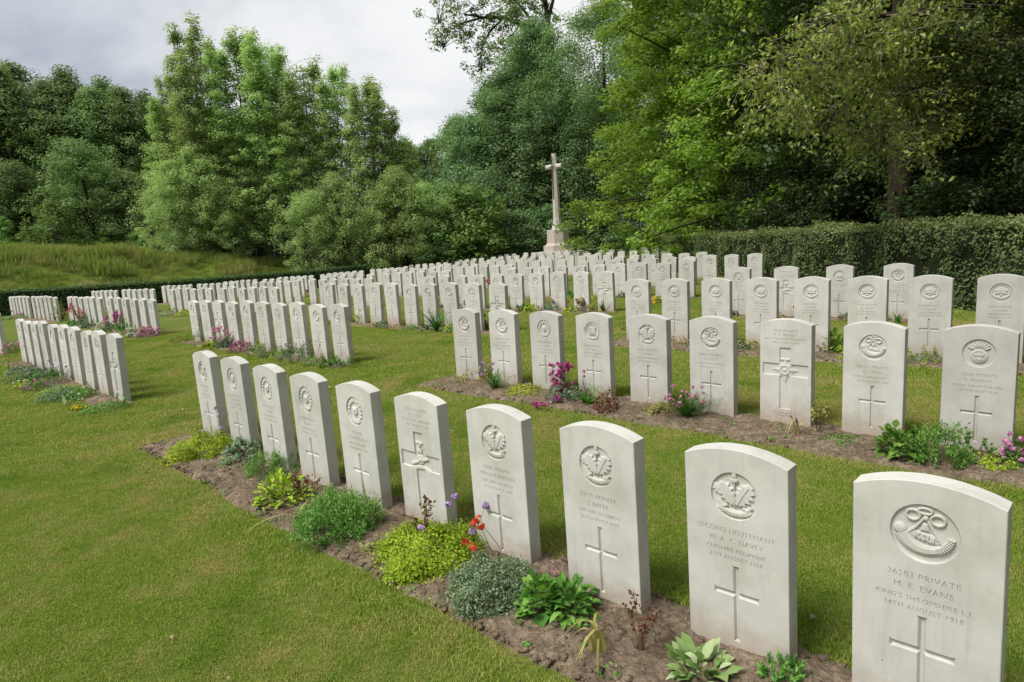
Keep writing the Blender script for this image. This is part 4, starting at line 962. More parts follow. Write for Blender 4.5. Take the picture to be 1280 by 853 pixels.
# ------------------------------------------------------------------ mown grass: tufts of blades set over the lawn
def blades(n, half, h0, h1, w, lean, seed):
    g = np.random.default_rng(seed); x = g.uniform(-half, half, n); y = g.uniform(-half, half, n); h = g.uniform(h0, h1, n); a = g.uniform(0, 2 * PI, n); l = np.abs(g.normal(0, lean, n)) * h
    b = g.uniform(0, 2 * PI, n); wx, wy = np.cos(b) * w / 2, np.sin(b) * w / 2; dx, dy = np.cos(a) * l, np.sin(a) * l; z0 = -.008
    P = np.stack([np.stack([x - wx, y - wy, x * 0 + z0], -1), np.stack([x + wx, y + wy, x * 0 + z0], -1), np.stack([x + wx * .7 + dx * .35, y + wy * .7 + dy * .35, h * .6], -1), np.stack([x + dx, y + dy, h * np.clip(1 - .35 * l / h, .45, 1)], -1), np.stack([x - wx * .7 + dx * .35, y - wy * .7 + dy * .35, h * .6], -1)], 1)
    v = np.repeat(g.random(n), 5); o = np.arange(n)[:, None] * 5
    F = np.concatenate([o + np.array([[0, 1, 2, 4]]), ], 0); T_ = o + np.array([[4, 2, 3, 3]])
    return P.reshape(-1, 3), o, v
def blade_mesh(name, *a):
    P, o, v = blades(*a)
    F = np.concatenate([o + np.array([[0, 1, 2]]), o + np.array([[0, 2, 4]]), o + np.array([[4, 2, 3]])], 0)
    return mesh_np(name, P, F, v)
def scatter(name, pts, scales, meshes, mat, label, tilt=.0):
    """instances of the tuft meshes on points with geometry nodes; the tufts themselves are children lying in the lawn"""
    me = bpy.data.meshes.new(name); me.vertices.add(len(pts)); me.vertices.foreach_set('co', np.asarray(pts, np.float32).ravel())
    a = me.attributes.new('scl', 'FLOAT', 'POINT'); a.data.foreach_set('value', np.asarray(scales, np.float32))
    ob = link(name, me); tag(ob, label, 'grass', kind='stuff')
    src = []
    for i, m in enumerate(meshes):
        t = link('grass_tuft', m, mat, ob); p = pts[i * 7 % len(pts)]; t.location = p; t['kind'] = 'stuff'; src.append(t)
    ng = bpy.data.node_groups.new(name, 'GeometryNodeTree'); ng.interface.new_socket('Geometry', in_out='INPUT', socket_type='NodeSocketGeometry'); ng.interface.new_socket('Geometry', in_out='OUTPUT', socket_type='NodeSocketGeometry')
    N_ = ng.nodes.new; L_ = ng.links.new
    gi, go, iop, j = N_('NodeGroupInput'), N_('NodeGroupOutput'), N_('GeometryNodeInstanceOnPoints'), N_('GeometryNodeJoinGeometry')
    for t in reversed(src):
        oi = N_('GeometryNodeObjectInfo'); oi.inputs[0].default_value = t; oi.inputs['As Instance'].default_value = True; L_(oi.outputs['Geometry'], j.inputs[0])
    L_(gi.outputs[0], iop.inputs['Points']); L_(j.outputs[0], iop.inputs['Instance']); iop.inputs['Pick Instance'].default_value = True
    ri = N_('FunctionNodeRandomValue'); ri.data_type = 'INT'; ri.inputs[4].default_value = 0; ri.inputs[5].default_value = len(src) - 1; L_(ri.outputs[2], iop.inputs['Instance Index'])
    rv = N_('FunctionNodeRandomValue'); rv.data_type = 'FLOAT_VECTOR'; rv.inputs[0].default_value = (-tilt, -tilt, 0); rv.inputs[1].default_value = (tilt, tilt, 6.283); rv.inputs['Seed'].default_value = 3; L_(rv.outputs[0], iop.inputs['Rotation'])
    na = N_('GeometryNodeInputNamedAttribute'); na.data_type = 'FLOAT'; na.inputs[0].default_value = 'scl'; L_(na.outputs[0], iop.inputs['Scale'])
    L_(iop.outputs[0], go.inputs[0])
    md = ob.modifiers.new('tufts', 'NODES'); md.node_group = ng
    return ob
def view_pts(step, r0, r1, jit=.5, smin=-34.2, extra=None):
    gx_ = np.arange(-34, 9, step); gy_ = np.arange(.6, 50, step); X_, Y_ = np.meshgrid(gx_, gy_); X_ = X_.ravel() + rng.uniform(-jit, jit, X_.size) * step; Y_ = Y_.ravel() + rng.uniform(-jit, jit, Y_.size) * step
    dd = np.hypot(X_, Y_); s, d = sd_of(X_, Y_)
    k = (dd > r0) & (dd < r1) & (np.abs(X_) < Y_ * .86 + 1.0) & (s > smin) & (X_ < 6.75)
    return X_[k], Y_[k]
x_, y_ = view_pts(.088, 1.0, 6.5); k = ~in_bed(x_, y_, .03); x_, y_ = x_[k], y_[k]
scatter('near_grass', np.stack([x_, y_, ground(x_, y_)], -1), rng.uniform(.85, 1.2, len(x_)) * np.where(in_bed(x_, y_, .12), 1.55, 1.), [blade_mesh('grass_tuft', 420, .075, .006, .019, .0024, .75, 60 + i) for i in range(4)], M_GRASS, 'short mown grass of the near lawn')
x_, y_ = view_pts(.15, 6.4, 17.); k = ~in_bed(x_, y_, .05); x_, y_ = x_[k], y_[k]
scatter('lawn_grass', np.stack([x_, y_, ground(x_, y_)], -1), rng.uniform(.75, 1.2, len(x_)) * np.where(in_bed(x_, y_, .14), 1.4, 1.), [blade_mesh('grass_tuft', 330, .12, .008, .026, .0048, .7, 70 + i) for i in range(3)], M_GRASS, 'short mown grass between the rows of headstones')
# rough grass on the bank and long grass under the hedges
ss, dd = np.meshgrid(np.arange(-52, -35.2, .55), np.arange(-14, 44, .55)); ss = ss.ravel() + rng.uniform(-.3, .3, ss.size); dd = dd.ravel() + rng.uniform(-.3, .3, dd.size); x_, y_ = xy(ss, dd)
k = (y_ > 5); x_, y_, ss = x_[k], y_[k], ss[k]
scatter('bank_grass', np.stack([x_, y_, ground(x_, y_)], -1), (.38 + 1.35 * vnoise(x_, y_, .7, 3) ** 1.6) * (.45 + .55 * smooth(35.5, 39.5, -ss)), [blade_mesh('grass_tuft', 260, .5, .12, .48, .020, .45, 80 + i) for i in range(3)], M_TALL, 'long rough grass on the bank behind the low hedge')
M_DRYG = mat_leaf('straw_grass', (.20, .19, .07), (.36, .29, .13), (.48, .40, .24), trans=.3, treevar=0.)
ss, dd = np.meshgrid(np.arange(-37.3, -35.2, .4), np.arange(-14, 34, .4)); ss = ss.ravel() + rng.uniform(-.2, .2, ss.size); dd = dd.ravel() + rng.uniform(-.2, .2, dd.size); x_, y_ = xy(ss, dd)
k = (y_ > 5) & (vnoise(x_, y_, .8, 12) > .18); x_, y_ = x_[k], y_[k]
scatter('dry_bank_grass', np.stack([x_, y_, ground(x_, y_)], -1), .7 + .8 * vnoise(x_, y_, .9, 5), [blade_mesh('grass_tuft', 200, .4, .12, .42, .018, .6, 90 + i) for i in range(2)], M_DRYG, 'straw coloured dry grass just above the low hedge')
# fallen leaves and daisies on the lawn
def litter(n, r1):
    g = np.random.default_rng(4); a = g.uniform(-.72, .72, n); r = g.uniform(2., r1, n); x = np.sin(a) * r; y = np.cos(a) * r; k = ~in_bed(x, y, .1); x, y = x[k], y[k]; m = len(x)
    C = np.stack([x, y, ground(x, y) + .026], -1); Nn = g.standard_normal((m, 3)) * .35; Nn[:, 2] = 1
    return leaves_np(C, Nn, g.uniform(.015, .045, m), .6, .3)
V_, F_, A_ = litter(70, 11); o = link('fallen_leaves', mesh_np('fallen_leaves', V_, F_, A_), mat_leaf('dead_leaf', (.20, .13, .07), (.38, .30, .20), (.55, .50, .40), trans=.1)); tag(o, 'a few dry fallen leaves lying on the lawn', 'leaves', kind='stuff')

# ------------------------------------------------------------------ bedding plants
P_LIME = mat_leaf('leaf_lime', (.090, .140, .008), (.190, .260, .016), (.300, .370, .035), trans=.3, treevar=.1, k=1.75, sat=1.0)
P_GREEN = mat_leaf('leaf_green', (.030, .085, .012), (.075, .170, .024), (.140, .250, .045), trans=.3, treevar=.25, k=1.6, sat=1.0)
P_FERN = mat_leaf('leaf_feathery', (.040, .100, .016), (.095, .195, .036), (.170, .285, .070), trans=.3, treevar=.2, k=1.6, sat=1.0)
P_GREY = mat_leaf('leaf_silver', (.085, .135, .066), (.185, .250, .135), (.300, .365, .225), trans=.2, treevar=.15, k=1.25, sat=1.0)
P_BLUE = mat_leaf('leaf_bluegreen', (.050, .090, .050), (.100, .160, .090), (.170, .235, .150), trans=.2, treevar=.2, k=1.5, sat=1.0)
P_DEEP = mat_leaf('leaf_deep', (.015, .055, .010), (.040, .110, .018), (.085, .170, .035), trans=.2, treevar=.2, k=1.6, sat=1.0)
P_RED = mat_leaf('leaf_red', (.070, .022, .014), (.150, .060, .030), (.120, .140, .040), trans=.3, treevar=.1, k=1.3, sat=1.0)
P_YEL = mat_leaf('leaf_yellowing', (.140, .150, .040), (.270, .260, .080), (.360, .330, .130), trans=.3, treevar=.1, k=1.4, sat=1.0)
P_SPOT = mat_leaf('leaf_spotted', (.080, .150, .030), (.170, .250, .080), (.360, .420, .240), trans=.2, treevar=.05, k=1.3, sat=1.0)
P_DRY = mat_leaf('leaf_dry', (.170, .120, .060), (.290, .230, .120), (.330, .290, .150), trans=.2, treevar=.1, k=1.3, sat=1.0)
P_STRIPE = mat_leaf('leaf_striped', (.190, .250, .090), (.360, .400, .200), (.520, .530, .330), trans=.3, treevar=.05, k=1.15, sat=1.0)
M_STEM = mat_plain('plant_stem', (.095, .135, .040)); M_STEMR = mat_plain('rose_stem', (.130, .085, .040))
def petal(name, c0, c1): return mat_leaf(name, c0, c1, None, trans=.3, rough=.6, spec=.1, treevar=.05, sat=.95)
F_MAG = petal('petal_magenta', (.400, .020, .230), (.640, .080, .420)); F_PINK = petal('petal_pink', (.520, .170, .380), (.720, .360, .560)); F_CORAL = petal('petal_coral', (.560, .110, .150), (.700, .250, .280))
F_LILAC = petal('petal_lilac', (.420, .240, .560), (.620, .430, .740)); F_ORANGE = petal('petal_orange', (.700, .075, .008), (.850, .150, .020)); F_WHITE = petal('petal_white', (.600, .600, .480), (.800, .800, .720)); F_YEL = petal('petal_yellow', (.650, .420, .010), (.800, .600, .040)); F_REDP = petal('petal_crimson', (.250, .015, .030), (.420, .040, .060))
def dome_pts(n, R, h, fill=.25):
    a = rng.uniform(0, 2 * PI, n); t = np.arccos(1 - rng.random(n)); r = np.where(rng.random(n) < fill, rng.random(n) ** .4, 1.) * (1 + .08 * rng.standard_normal(n))
    lob = 1 + .14 * np.sin(3 * a + 1) * np.sin(2 * t) + .10 * np.sin(5 * a + 2.2 + 3 * t)
    d = np.stack([np.sin(t) * np.cos(a), np.sin(t) * np.sin(a), np.cos(t)], -1)
    return d * (r * lob)[:, None] * np.array([R, R, h]), d
def plant_mound(R, h, mat, leaf, n, asp=.6, spiky=.5, part='foliage', clump=0):
    if clump:
        c, dc = dome_pts(clump, R * .95, h * .92, .1); idx = rng.integers(0, clump, n); C = c[idx] + rng.normal(0, R * .085, (n, 3)); d = dc[idx]; var = np.clip(.25 + .5 * rng.random(clump)[idx] + .3 * (rng.random(n) - .5), 0, 1)
    else: C, d = dome_pts(n, R, h); var = np.clip(rng.random(n) * .8 + .2 * d[:, 2], 0, 1)
    C[:, 2] = np.maximum(C[:, 2], .004 + .012 * rng.random(n)); Nn = d * (1 - spiky) + unit(n) * spiky; Nn[:, 2] += .25
    return [(part, leaves_np(C, Nn, leaf * rng.uniform(.6, 1.3, n), asp, .25, var), mat)]
def plant_feather(R, h, mat, leaf, n):
    """upright fine sprigs"""
    c, dc = dome_pts(max(30, n // 26), R * .9, h * .85, .35); m = len(c); idx = np.repeat(np.arange(m), 26)[:n]; n = len(idx); t = rng.random(n); up = dc * .6 + np.array([0, 0, .8]) + .3 * rng.standard_normal((m, 3)); L = .28 * h + .03
    C = c[idx] + up[idx] * (t * L)[:, None] * .7 + rng.normal(0, .012, (n, 3)) * (R / .2); C[:, 2] = np.maximum(C[:, 2], .006)
    return [('foliage', leaves_np(C, unit(n) + np.array([0, 0, .2]), leaf * rng.uniform(.6, 1.3, n), .32, .2, np.clip(.2 + .6 * t + .25 * rng.standard_normal(n) * .5, 0, 1), up[idx]), mat)]
def broad_leaf_shape(C, dirs, L, wd, curl, var, lob=0):
    """larger curved leaves of 4x3 grid; C base points, dirs unit directions outwards"""
    Vs, Fs, As = [], [], []; off = 0
    for c, d, l, w, q, va in zip(C, dirs, L, wd, curl, var):
        d = np.asarray(d); s = np.cross(d, [0, 0, 1.]); s /= np.linalg.norm(s) + 1e-9; u_ = np.cross(s, d); ts = [0, .18, .45, .75, 1.]; ws = [.12, .75, 1., .62, .04]
        for t, w_ in zip(ts, ws):
            ctr = c + d * l * t - np.array([0, 0, q * l * t * t]); wob = 1 + .18 * rng.standard_normal()
            for sg in (-1, 0, 1): Vs.append(ctr + s * sg * w * w_ * .5 * wob + u_ * (abs(sg) * w * w_ * .14 + .02 * l * rng.standard_normal() * .3)); As.append(va + (.10 if sg == 0 else 0))
        for i in range(4):
            for k_ in range(2): Fs.append((off + i * 3 + k_, off + i * 3 + k_ + 1, off + (i + 1) * 3 + k_ + 1, off + (i + 1) * 3 + k_))
        off += 15
    return np.array(Vs), np.array(Fs), np.clip(np.array(As), 0, 1)
def plant_broad(R, h, mat, leaf, n, asp=.6):
    c, d = dome_pts(n, R * .62, h * .72, .5); c[:, 2] = np.maximum(c[:, 2], .015); dirs = d * .75 + unit(n) * .35 + np.array([0, 0, .12]); dirs /= np.linalg.norm(dirs, axis=1, keepdims=True); L = leaf * rng.uniform(.6, 1.25, n)
    st = MB()
    for q in range(min(n, 40)): st.tube([(c[q][0] * .2, c[q][1] * .2, -.01), tuple(c[q] * np.array([.7, .7, .8])), tuple(c[q])], .0022, 4, False)
    return [('foliage', broad_leaf_shape(c, dirs, L, L * asp, rng.uniform(.1, .6, n), rng.random(n)), mat), ('stems', st, M_STEM)]
def plant_strap(n, L, w, mat, droop=.6, spread=.6, bent=False):
    Vs, Fs, As = [], [], []; off = 0
    for q in range(n):
        a = rng.uniform(0, 2 * PI); sp = rng.uniform(.6 if bent else .15, 1) * spread; l = L * rng.uniform(.6, 1.15); dr = droop * rng.uniform(.5, 1.5); va = rng.random(); tw = rng.uniform(0, PI); b0 = rng.normal(0, .012, 2)
        for k_ in range(8):
            t = k_ / 7; r = l * sp * (t + dr * t * t * .5); z = l * (t * (1 - .25 * sp) - dr * t * t * .62)
            if bent: z = l * (1.9 * t - 1.75 * t * t); r = l * sp * (.15 * t + .95 * t ** 2.2)
            p = np.array([b0[0] + r * math.cos(a), b0[1] + r * math.sin(a), max(.004, z)]); ww = w * (1 - t) ** .6 * .5 + .0006; sx = np.array([-math.sin(a + .3 * tw), math.cos(a + .3 * tw), 0])
            Vs += [p - sx * ww, p + sx * ww]; As += [va, va]
        for k_ in range(7): o = off + 2 * k_; Fs.append((o, o + 1, o + 3, o + 2))
        off += 16
    return [('leaves', (np.array(Vs), np.array(Fs), np.array(As)), mat)]
def flower_heads(pos, r, mat, k=14, ball=True, part='flowers'):
    """a tuft of petals at each position"""
    pos = np.asarray(pos, float); idx = np.repeat(np.arange(len(pos)), k); n = len(idx); d = unit(n)
    if not ball: d[:, 2] = np.abs(d[:, 2]) * .35 + .12; d /= np.linalg.norm(d, axis=1, keepdims=True)
    rr = np.asarray(r) * np.ones(len(pos)); C = pos[idx] + d * (rr[idx] * .55)[:, None]
    return [(part, leaves_np(C, d + .4 * unit(n) if ball else np.array([0, 0, 1.]) + .5 * unit(n), rr[idx] * rng.uniform(.7, 1.2, n), .8, .2, None, None if ball else d), mat)]
def stems_to(pos, base=(0, 0, 0), r=.0016, mat=None, bow=.03):
    mb = MB()
    for p in pos:
        p = Vector(p); b = Vector(base) + Vector((rng.normal(0, .015), rng.normal(0, .015), -.01)); m_ = b.lerp(p, .55) + Vector((rng.normal(0, bow), rng.normal(0, bow), 0)); mb.tube([b, m_, p], [r * 1.3, r, r * .8], 4, False)
    return [('stems', mb, mat or M_STEM)]
def put(name, px, py, parts, label, cat='plant', z=0., back=0.):
    x, y = at(px, py); x += N[0] * back; y += N[1] * back; e = empty(name, (x, y, float(ground(x, y)) + .012 + z)); PLANTS.append((x, y))
    for pn, g, m in parts:
        if isinstance(g, MB): g.build(pn, m, e, True)
        elif len(g[0]): link(pn, mesh_np(pn, g[0], g[1], g[2]), m, e)
    tag(e, label, cat, 'bedding plants along the rows'); return e
PLANTS = []
def sz(px, py, wpx, hpx):
    x, y = at(px, py); k = depth_of(x, y) / FPX; R_, H_ = wpx * k / 2, hpx * k; sv = min(.6, CZ / math.hypot(x, y)); return R_, max(.42 * H_, .84 * (H_ - .9 * R_ * sv) / math.sqrt(1 - sv * sv))
def mound(px, py, w, h, mat, leaf, n, label, name='mound_plant', fl=None, **k):
    R, H = sz(px, py, w, h); parts = plant_mound(R, H, mat, leaf, n, **k)
    if fl:
        fm, cnt, fr, rise = fl; c, d = dome_pts(cnt, R * .95, H, 0.); c[:, 2] = c[:, 2] * 1. + rise * (.5 + rng.random(cnt)); parts += stems_to(c, (0, 0, 0), .0013) if rise > .02 else []; parts += flower_heads(c, fr, fm)
    return put(name, px, py, parts, label, back=.3 * R if R > .12 else 0.)
def feather(px, py, w, h, mat, leaf, n, label, name='feathery_plant'): R, H = sz(px, py, w, h); return put(name, px, py, plant_feather(R * .92, H, mat, leaf, n), label, back=.3 * R if R > .12 else 0.)
def broad(px, py, w, h, mat, leaf, n, label, name='leafy_plant', asp=.6): R, H = sz(px, py, w, h); return put(name, px, py, plant_broad(R, H, mat, leaf, n, asp), label, back=.2 * R if R > .12 else 0.)
def strap(px, py, h, w, n, mat, label, name='strap_leaved_plant', **k): x, y = at(px, py); H = 1.25 * h * depth_of(x, y) / FPX; return put(name, px, py, plant_strap(n, H, w, mat, **k), label)
def heads_px(px, py, lst):
    """flower positions given in photo pixels, standing over the plant's own ground point"""
    x, y = at(px, py); out = []
    for qx, qy in lst:
        r = ray(qx, qy); k_ = (y + rng.normal(0, .03)) / r[1]; out.append((r[0] * k_ - x, r[1] * k_ - y, max(.02, CZ + r[2] * k_ - float(ground(x, y)))))
    return out
def flowers(px, py, lst, r, mat, label, name='flowering_plant', k=14, ball=True, extra=(), stemr=.0015, smat=None):
    h = heads_px(px, py, lst); return put(name, px, py, list(extra) + stems_to(h, r=stemr, mat=smat) + flower_heads(h, r, mat, k, ball), label)
def twig_plant(px, py, hpx, n, matl, label, leaf=.02, name='rose_shoot', spread=.35):
    x, y = at(px, py); H = 1.1 * hpx * depth_of(x, y) / FPX; mb = MB(); C = []
    for q in range(n):
        a = rng.uniform(0, 2 * PI); tip = np.array([spread * H * rng.uniform(.2, 1) * math.cos(a), spread * H * rng.uniform(.2, 1) * math.sin(a), H * rng.uniform(.55, 1.)]); m_ = tip * np.array([.4, .4, .55]); mb.tube([(0, 0, -.01), tuple(m_), tuple(tip)], [.003, .0022, .0012], 5, False)
        for t in np.linspace(.35, 1, 6):
            p = (m_ * (1 - t) + tip * t); C += [p + rng.normal(0, .012, 3) for _ in range(3)]
    C = np.array(C); m = len(C)
    return put(name, px, py, [('stems', mb, M_STEMR), ('leaves', leaves_np(C, unit(m) + np.array([0, 0, .6]), leaf * rng.uniform(.7, 1.3, m), .6, .25), matl)], label)

# seedlings and small weeds scattered over the near beds
sv, sf, sa, so = [], [], [], 0
for (s0, s1, a, b, n_) in BEDS:
    x, y = xy((s0 + s1) / 2, a)
    if math.hypot(x, y) > 10: continue
    m = int((s1 - s0) * 9); s_ = rng.uniform(s0 + .05, s1 - .05, m); d_ = a + (b - a - .16) * rng.beta(.7, 1.2, m) + .04; xx, yy = xy(s_, d_); kk = 16; idx = np.repeat(np.arange(m), kk); n = len(idx); rad = rng.uniform(.012, .05, m)[idx]
    dirs = unit(n); C = np.stack([xx[idx], yy[idx], ground(xx, yy)[idx] + .022], -1) + dirs * rad[:, None] * np.array([1, 1, .5]) + np.array([0, 0, .3]) * rad[:, None]
    V_, F_, A_ = leaves_np(C, dirs + np.array([0, 0, .6]), rng.uniform(.010, .026, n), .5, .3); sv.append(V_); sf.append(F_ + so); sa.append(A_); so += len(V_)
o = link('bed_weeds', mesh_np('bed_weeds', np.concatenate(sv), np.concatenate(sf), np.concatenate(sa)), P_FERN); tag(o, 'tiny weeds and seedlings scattered over the soil beds', 'weeds', kind='stuff')
# foremost bed, left to right
mound(242, 571, 80, 32, P_LIME, .018, 5600, 'yellow green stonecrop mound at the left end of the foremost bed', clump=90)
flowers(264, 562, [(270, 512), (273, 521), (285, 517), (254, 541), (277, 536)], .020, F_LILAC, 'lilac pincushion flowers before the leftmost foremost headstone')
mound(296, 578, 48, 32, P_GREY, .017, 3600, 'small grey green mound beside the yellow green stonecrop', clump=60)
feather(330, 598, 66, 34, P_FERN, .018, 3600, 'wispy green plant between the grey mound and the lime leaves')
broad(344, 632, 92, 58, P_LIME, .050, 260, 'lime green broad leaved clump in the foremost bed')
twig_plant(384, 642, 48, 5, P_RED, 'dark red leaved rose shoot right of the lime clump', .028)
strap(372, 652, 42, .012, 7, P_YEL, 'yellowing strap leaves at the foot of the rose shoot', droop=1.0, spread=.9)
feather(408, 674, 108, 62, P_FERN, .020, 10500, 'large feathery bright green mound in the foremost bed', 'feathery_mound')
strap(466, 664, 52, .016, 9, P_STRIPE, 'pale striped iris leaves between the feathery and yellow mounds', droop=.35, spread=.55)
mound(520, 706, 132, 56, P_LIME, .016, 13000, 'broad bright yellow green stonecrop mound in the foremost bed', clump=260)
twig_plant(531, 694, 66, 4, P_RED, 'reddish rose shoot rising from the yellow green mound', .026, spread=.22)
flowers(575, 702, [(569, 624), (561, 634), (527, 663), (590, 667), (607, 635)], .024, F_LILAC, 'lilac scabious flowers on thin stems before the gunner stone', k=22)
flowers(634, 735, [(597.7, 652), (601, 661), (582, 681), (592, 687), (619, 718), (594, 657)], .025, F_ORANGE, 'orange avens flowers on long stems', k=12, stemr=.0018)
mound(604, 757, 104, 68, P_GREY, .0165, 15000, 'silvery grey green cushion in the foremost bed', 'silver_cushion', clump=420, spiky=.7, asp=.4)
broad(672, 772, 76, 70, P_GREEN, .060, 120, 'dark green lobed leaf clump right of the silvery cushion', asp=.85)
broad(708, 772, 88, 62, P_GREEN, .062, 150, 'pointed green leaf clump touching the third nearest headstone', asp=.42)
flowers(692, 738, [(692, 708), (692, 714), (693, 720)], .011, F_PINK, 'single pale pink flower spike behind the green clump')
strap(748, 822, 60, .016, 8, P_YEL, 'drooping yellow green iris leaves on bare soil', droop=1.0, spread=.8, bent=True)
twig_plant(802, 818, 60, 6, P_RED, 'sparse rose twig before the third nearest headstone', .020, spread=.5)
broad(872, 852, 100, 40, P_SPOT, .080, 75, 'spotted lungwort leaves before the lieutenant stone', asp=.5)
feather(982, 858, 62, 32, P_FERN, .022, 900, 'small feathery weed between the two nearest headstones')
# second bed
mound(588, 480, 42, 22, P_YEL, .018, 900, 'pale yellowish cushion at the left end of the second bed', clump=40)
flowers(608, 484, [(600, 461), (605, 457), (611, 459), (598, 466), (607, 465), (615, 463), (602, 470), (603, 455), (616, 456)], .022, F_LILAC, 'mauve flower cluster at the left end of the second bed', k=18)
strap(618, 488, 30, .012, 60, P_DEEP, 'dark green grassy clump by the second stone of the second row', droop=.8, spread=.8)
mound(650, 495, 44, 16, P_LIME, .022, 700, 'low yellow green leafy mat in the second bed')
stk = [(699 + rng.normal(0, 6), 456 + rng.uniform(0, 40)) for _ in range(46)] + [(707 + rng.normal(0, 3), 453 + rng.uniform(0, 12)) for _ in range(10)]
flowers(704, 502, stk, .024, F_MAG, 'magenta stock flowers spilling from the second bed', 'flowering_stock', k=16, extra=plant_mound(.16, .16, P_BLUE, .03, 500))
flowers(676, 513, [(668, 507), (672, 509), (677, 506), (681, 508), (670, 506)], .026, F_MAG, 'low magenta flowers lying over the edge of the second bed', k=16)
flowers(695, 508, [(691, 499), (696, 503), (700, 501), (689, 504), (697, 498)], .026, F_MAG, 'magenta flower cluster just above the soil under the stock', k=16)
strap(734, 508, 34, .012, 60, P_GREEN, 'green grassy tuft with thin stems right of the magenta flowers', droop=.7, spread=.8)
flowers(738, 508, [(730, 466), (730, 472), (734, 488), (737, 494), (733, 491)], .018, F_MAG, 'thin stem of magenta flowers before the fourth stone')
mound(758, 516, 30, 32, P_RED, .024, 420, 'small plant with dark red leaves in the second bed', fl=(F_REDP, 16, .015, .01))
mound(822, 520, 44, 20, P_YEL, .020, 1100, 'yellow green creeping mat left of the pink thrift', clump=50)
e_ = strap(860, 524, 34, .006, 260, P_DEEP, 'dark green thrift cushion with pale pink flower balls', 'thrift_plant', droop=.5, spread=1.0)
hp = heads_px(860, 524, [(rng.uniform(828, 888), rng.uniform(484, 512)) for _ in range(30)]); g_ = flower_heads(hp, .018, F_PINK, 20); link('flowers', mesh_np('flowers', *g_[0][1]), F_PINK, e_); stems_to(hp, r=.0012)[0][1].build('stems', M_STEM, e_, True)
strap(996, 548, 40, .014, 6, P_DRY, 'withered straw coloured iris leaves in the second bed', droop=1.1, spread=.8, bent=True)
twig_plant(1022, 545, 40, 6, P_YEL, 'yellowing rose twig beside the withered iris', .026, spread=.6)
mound(1048, 556, 46, 12, P_GREEN, .022, 350, 'sparse low green weed before the bugle stone')
broad(1124, 574, 84, 58, P_GREEN, .070, 150, 'big bushy green plant before the bugle stone of the second row', 'bushy_plant', asp=.7)
feather(1170, 584, 70, 58, P_FERN, .026, 2600, 'willowy grey green plant next to the big bushy one')
feather(1222, 576, 30, 42, P_GREEN, .026, 260, 'thin upright green weed before the grenade stone')
mound(1242, 584, 60, 16, P_LIME, .020, 700, 'low green mat before the grenade stone', clump=40)
mound(1276, 582, 44, 34, P_DEEP, .020, 600, 'mauve pink flowering clump cut by the right picture edge', fl=(F_PINK, 40, .022, .03))
# third row
broad(1038, 442, 46, 38, P_GREEN, .085, 130, 'bright green leafy clump between the third row stones', asp=.4)
mound(936, 437, 40, 16, P_YEL, .03, 400, 'dull yellowish cushion before the third row'); mound(850, 432, 36, 14, P_DRY, .03, 350, 'dry brown plant before the second stone of the third row')
mound(792, 414, 34, 14, P_GREEN, .03, 400, 'low green plant behind the fourth stone of the second row'); mound(1160, 452, 60, 14, P_BLUE, .03, 500, 'low bluish green mat before the third row at right'); feather(1165, 450, 24, 40, P_YEL, .03, 140, 'sparse tall weed before the third row at right')
mound(822, 379, 12, 7, P_GREEN, .04, 120, 'small yellow flowering cushion far behind the third row', fl=(F_YEL, 14, .05, .01)); mound(742, 376, 14, 9, P_LIME, .04, 160, 'small lime cushion behind the row with the dead twig')
mound(1003, 402, 24, 14, P_BLUE, .04, 200, 'grey plant at the foot of the stone with the broad cross'); strap(1122, 405, 16, .02, 26, P_GREEN, 'grassy tuft before the last stone of the fourth row', droop=.6, spread=.6)
flowers(995, 400, [(993, 385), (994, 383)], .03, F_REDP, 'single red flower before the stone with the broad cross'); mound(970, 402, 22, 12, P_YEL, .035, 200, 'yellow green plant between two stones of the fourth row')
# bed of the row behind the foremost stones (middle plot)
mound(222, 429, 24, 10, P_RED, .025, 220, 'low reddish plant at the left end of the middle bed'); feather(243, 431, 34, 24, P_FERN, .03, 600, 'green and cream flowering tuft in the middle bed')
mound(276, 436, 30, 18, P_DEEP, .022, 600, 'deep green thrift cushion with pink flowers in the middle bed', 'thrift_plant', fl=(F_PINK, 34, .030, .16)); mound(297, 442, 28, 15, P_DEEP, .02, 400, 'bright pink flowering cushion in the middle bed', fl=(F_MAG, 60, .022, .02))
feather(317, 446, 22, 22, P_LIME, .03, 300, 'yellow green tuft beside the bright pink cushion', 'tufted_plant'); mound(330, 448, 14, 8, P_DEEP, .025, 150, 'tiny dark plant in the middle bed'); mound(344, 450, 22, 12, P_LIME, .025, 250, 'small lime plant left of the blue green one')
feather(364, 453, 44, 24, P_BLUE, .03, 1100, 'blue green feathery mound in the middle bed'); flowers(362, 453, [(352, 434), (357, 431), (363, 433), (370, 431), (375, 436)], .02, F_PINK, 'pale pink flowers over the blue green mound'); mound(386, 458, 30, 14, P_FERN, .025, 400, 'green mat right of the blue green mound')
feather(409, 461, 28, 18, P_GREEN, .028, 500, 'green tuft before the earth-stained end stone'); flowers(256, 428, [(252, 399), (255, 402), (260, 404), (261, 402), (251, 396)], .028, F_CORAL, 'coral red flower spike before the second row of the middle plot'); twig_plant(396, 452, 34, 3, P_RED, 'bare reddish twig before the end stones', .018)
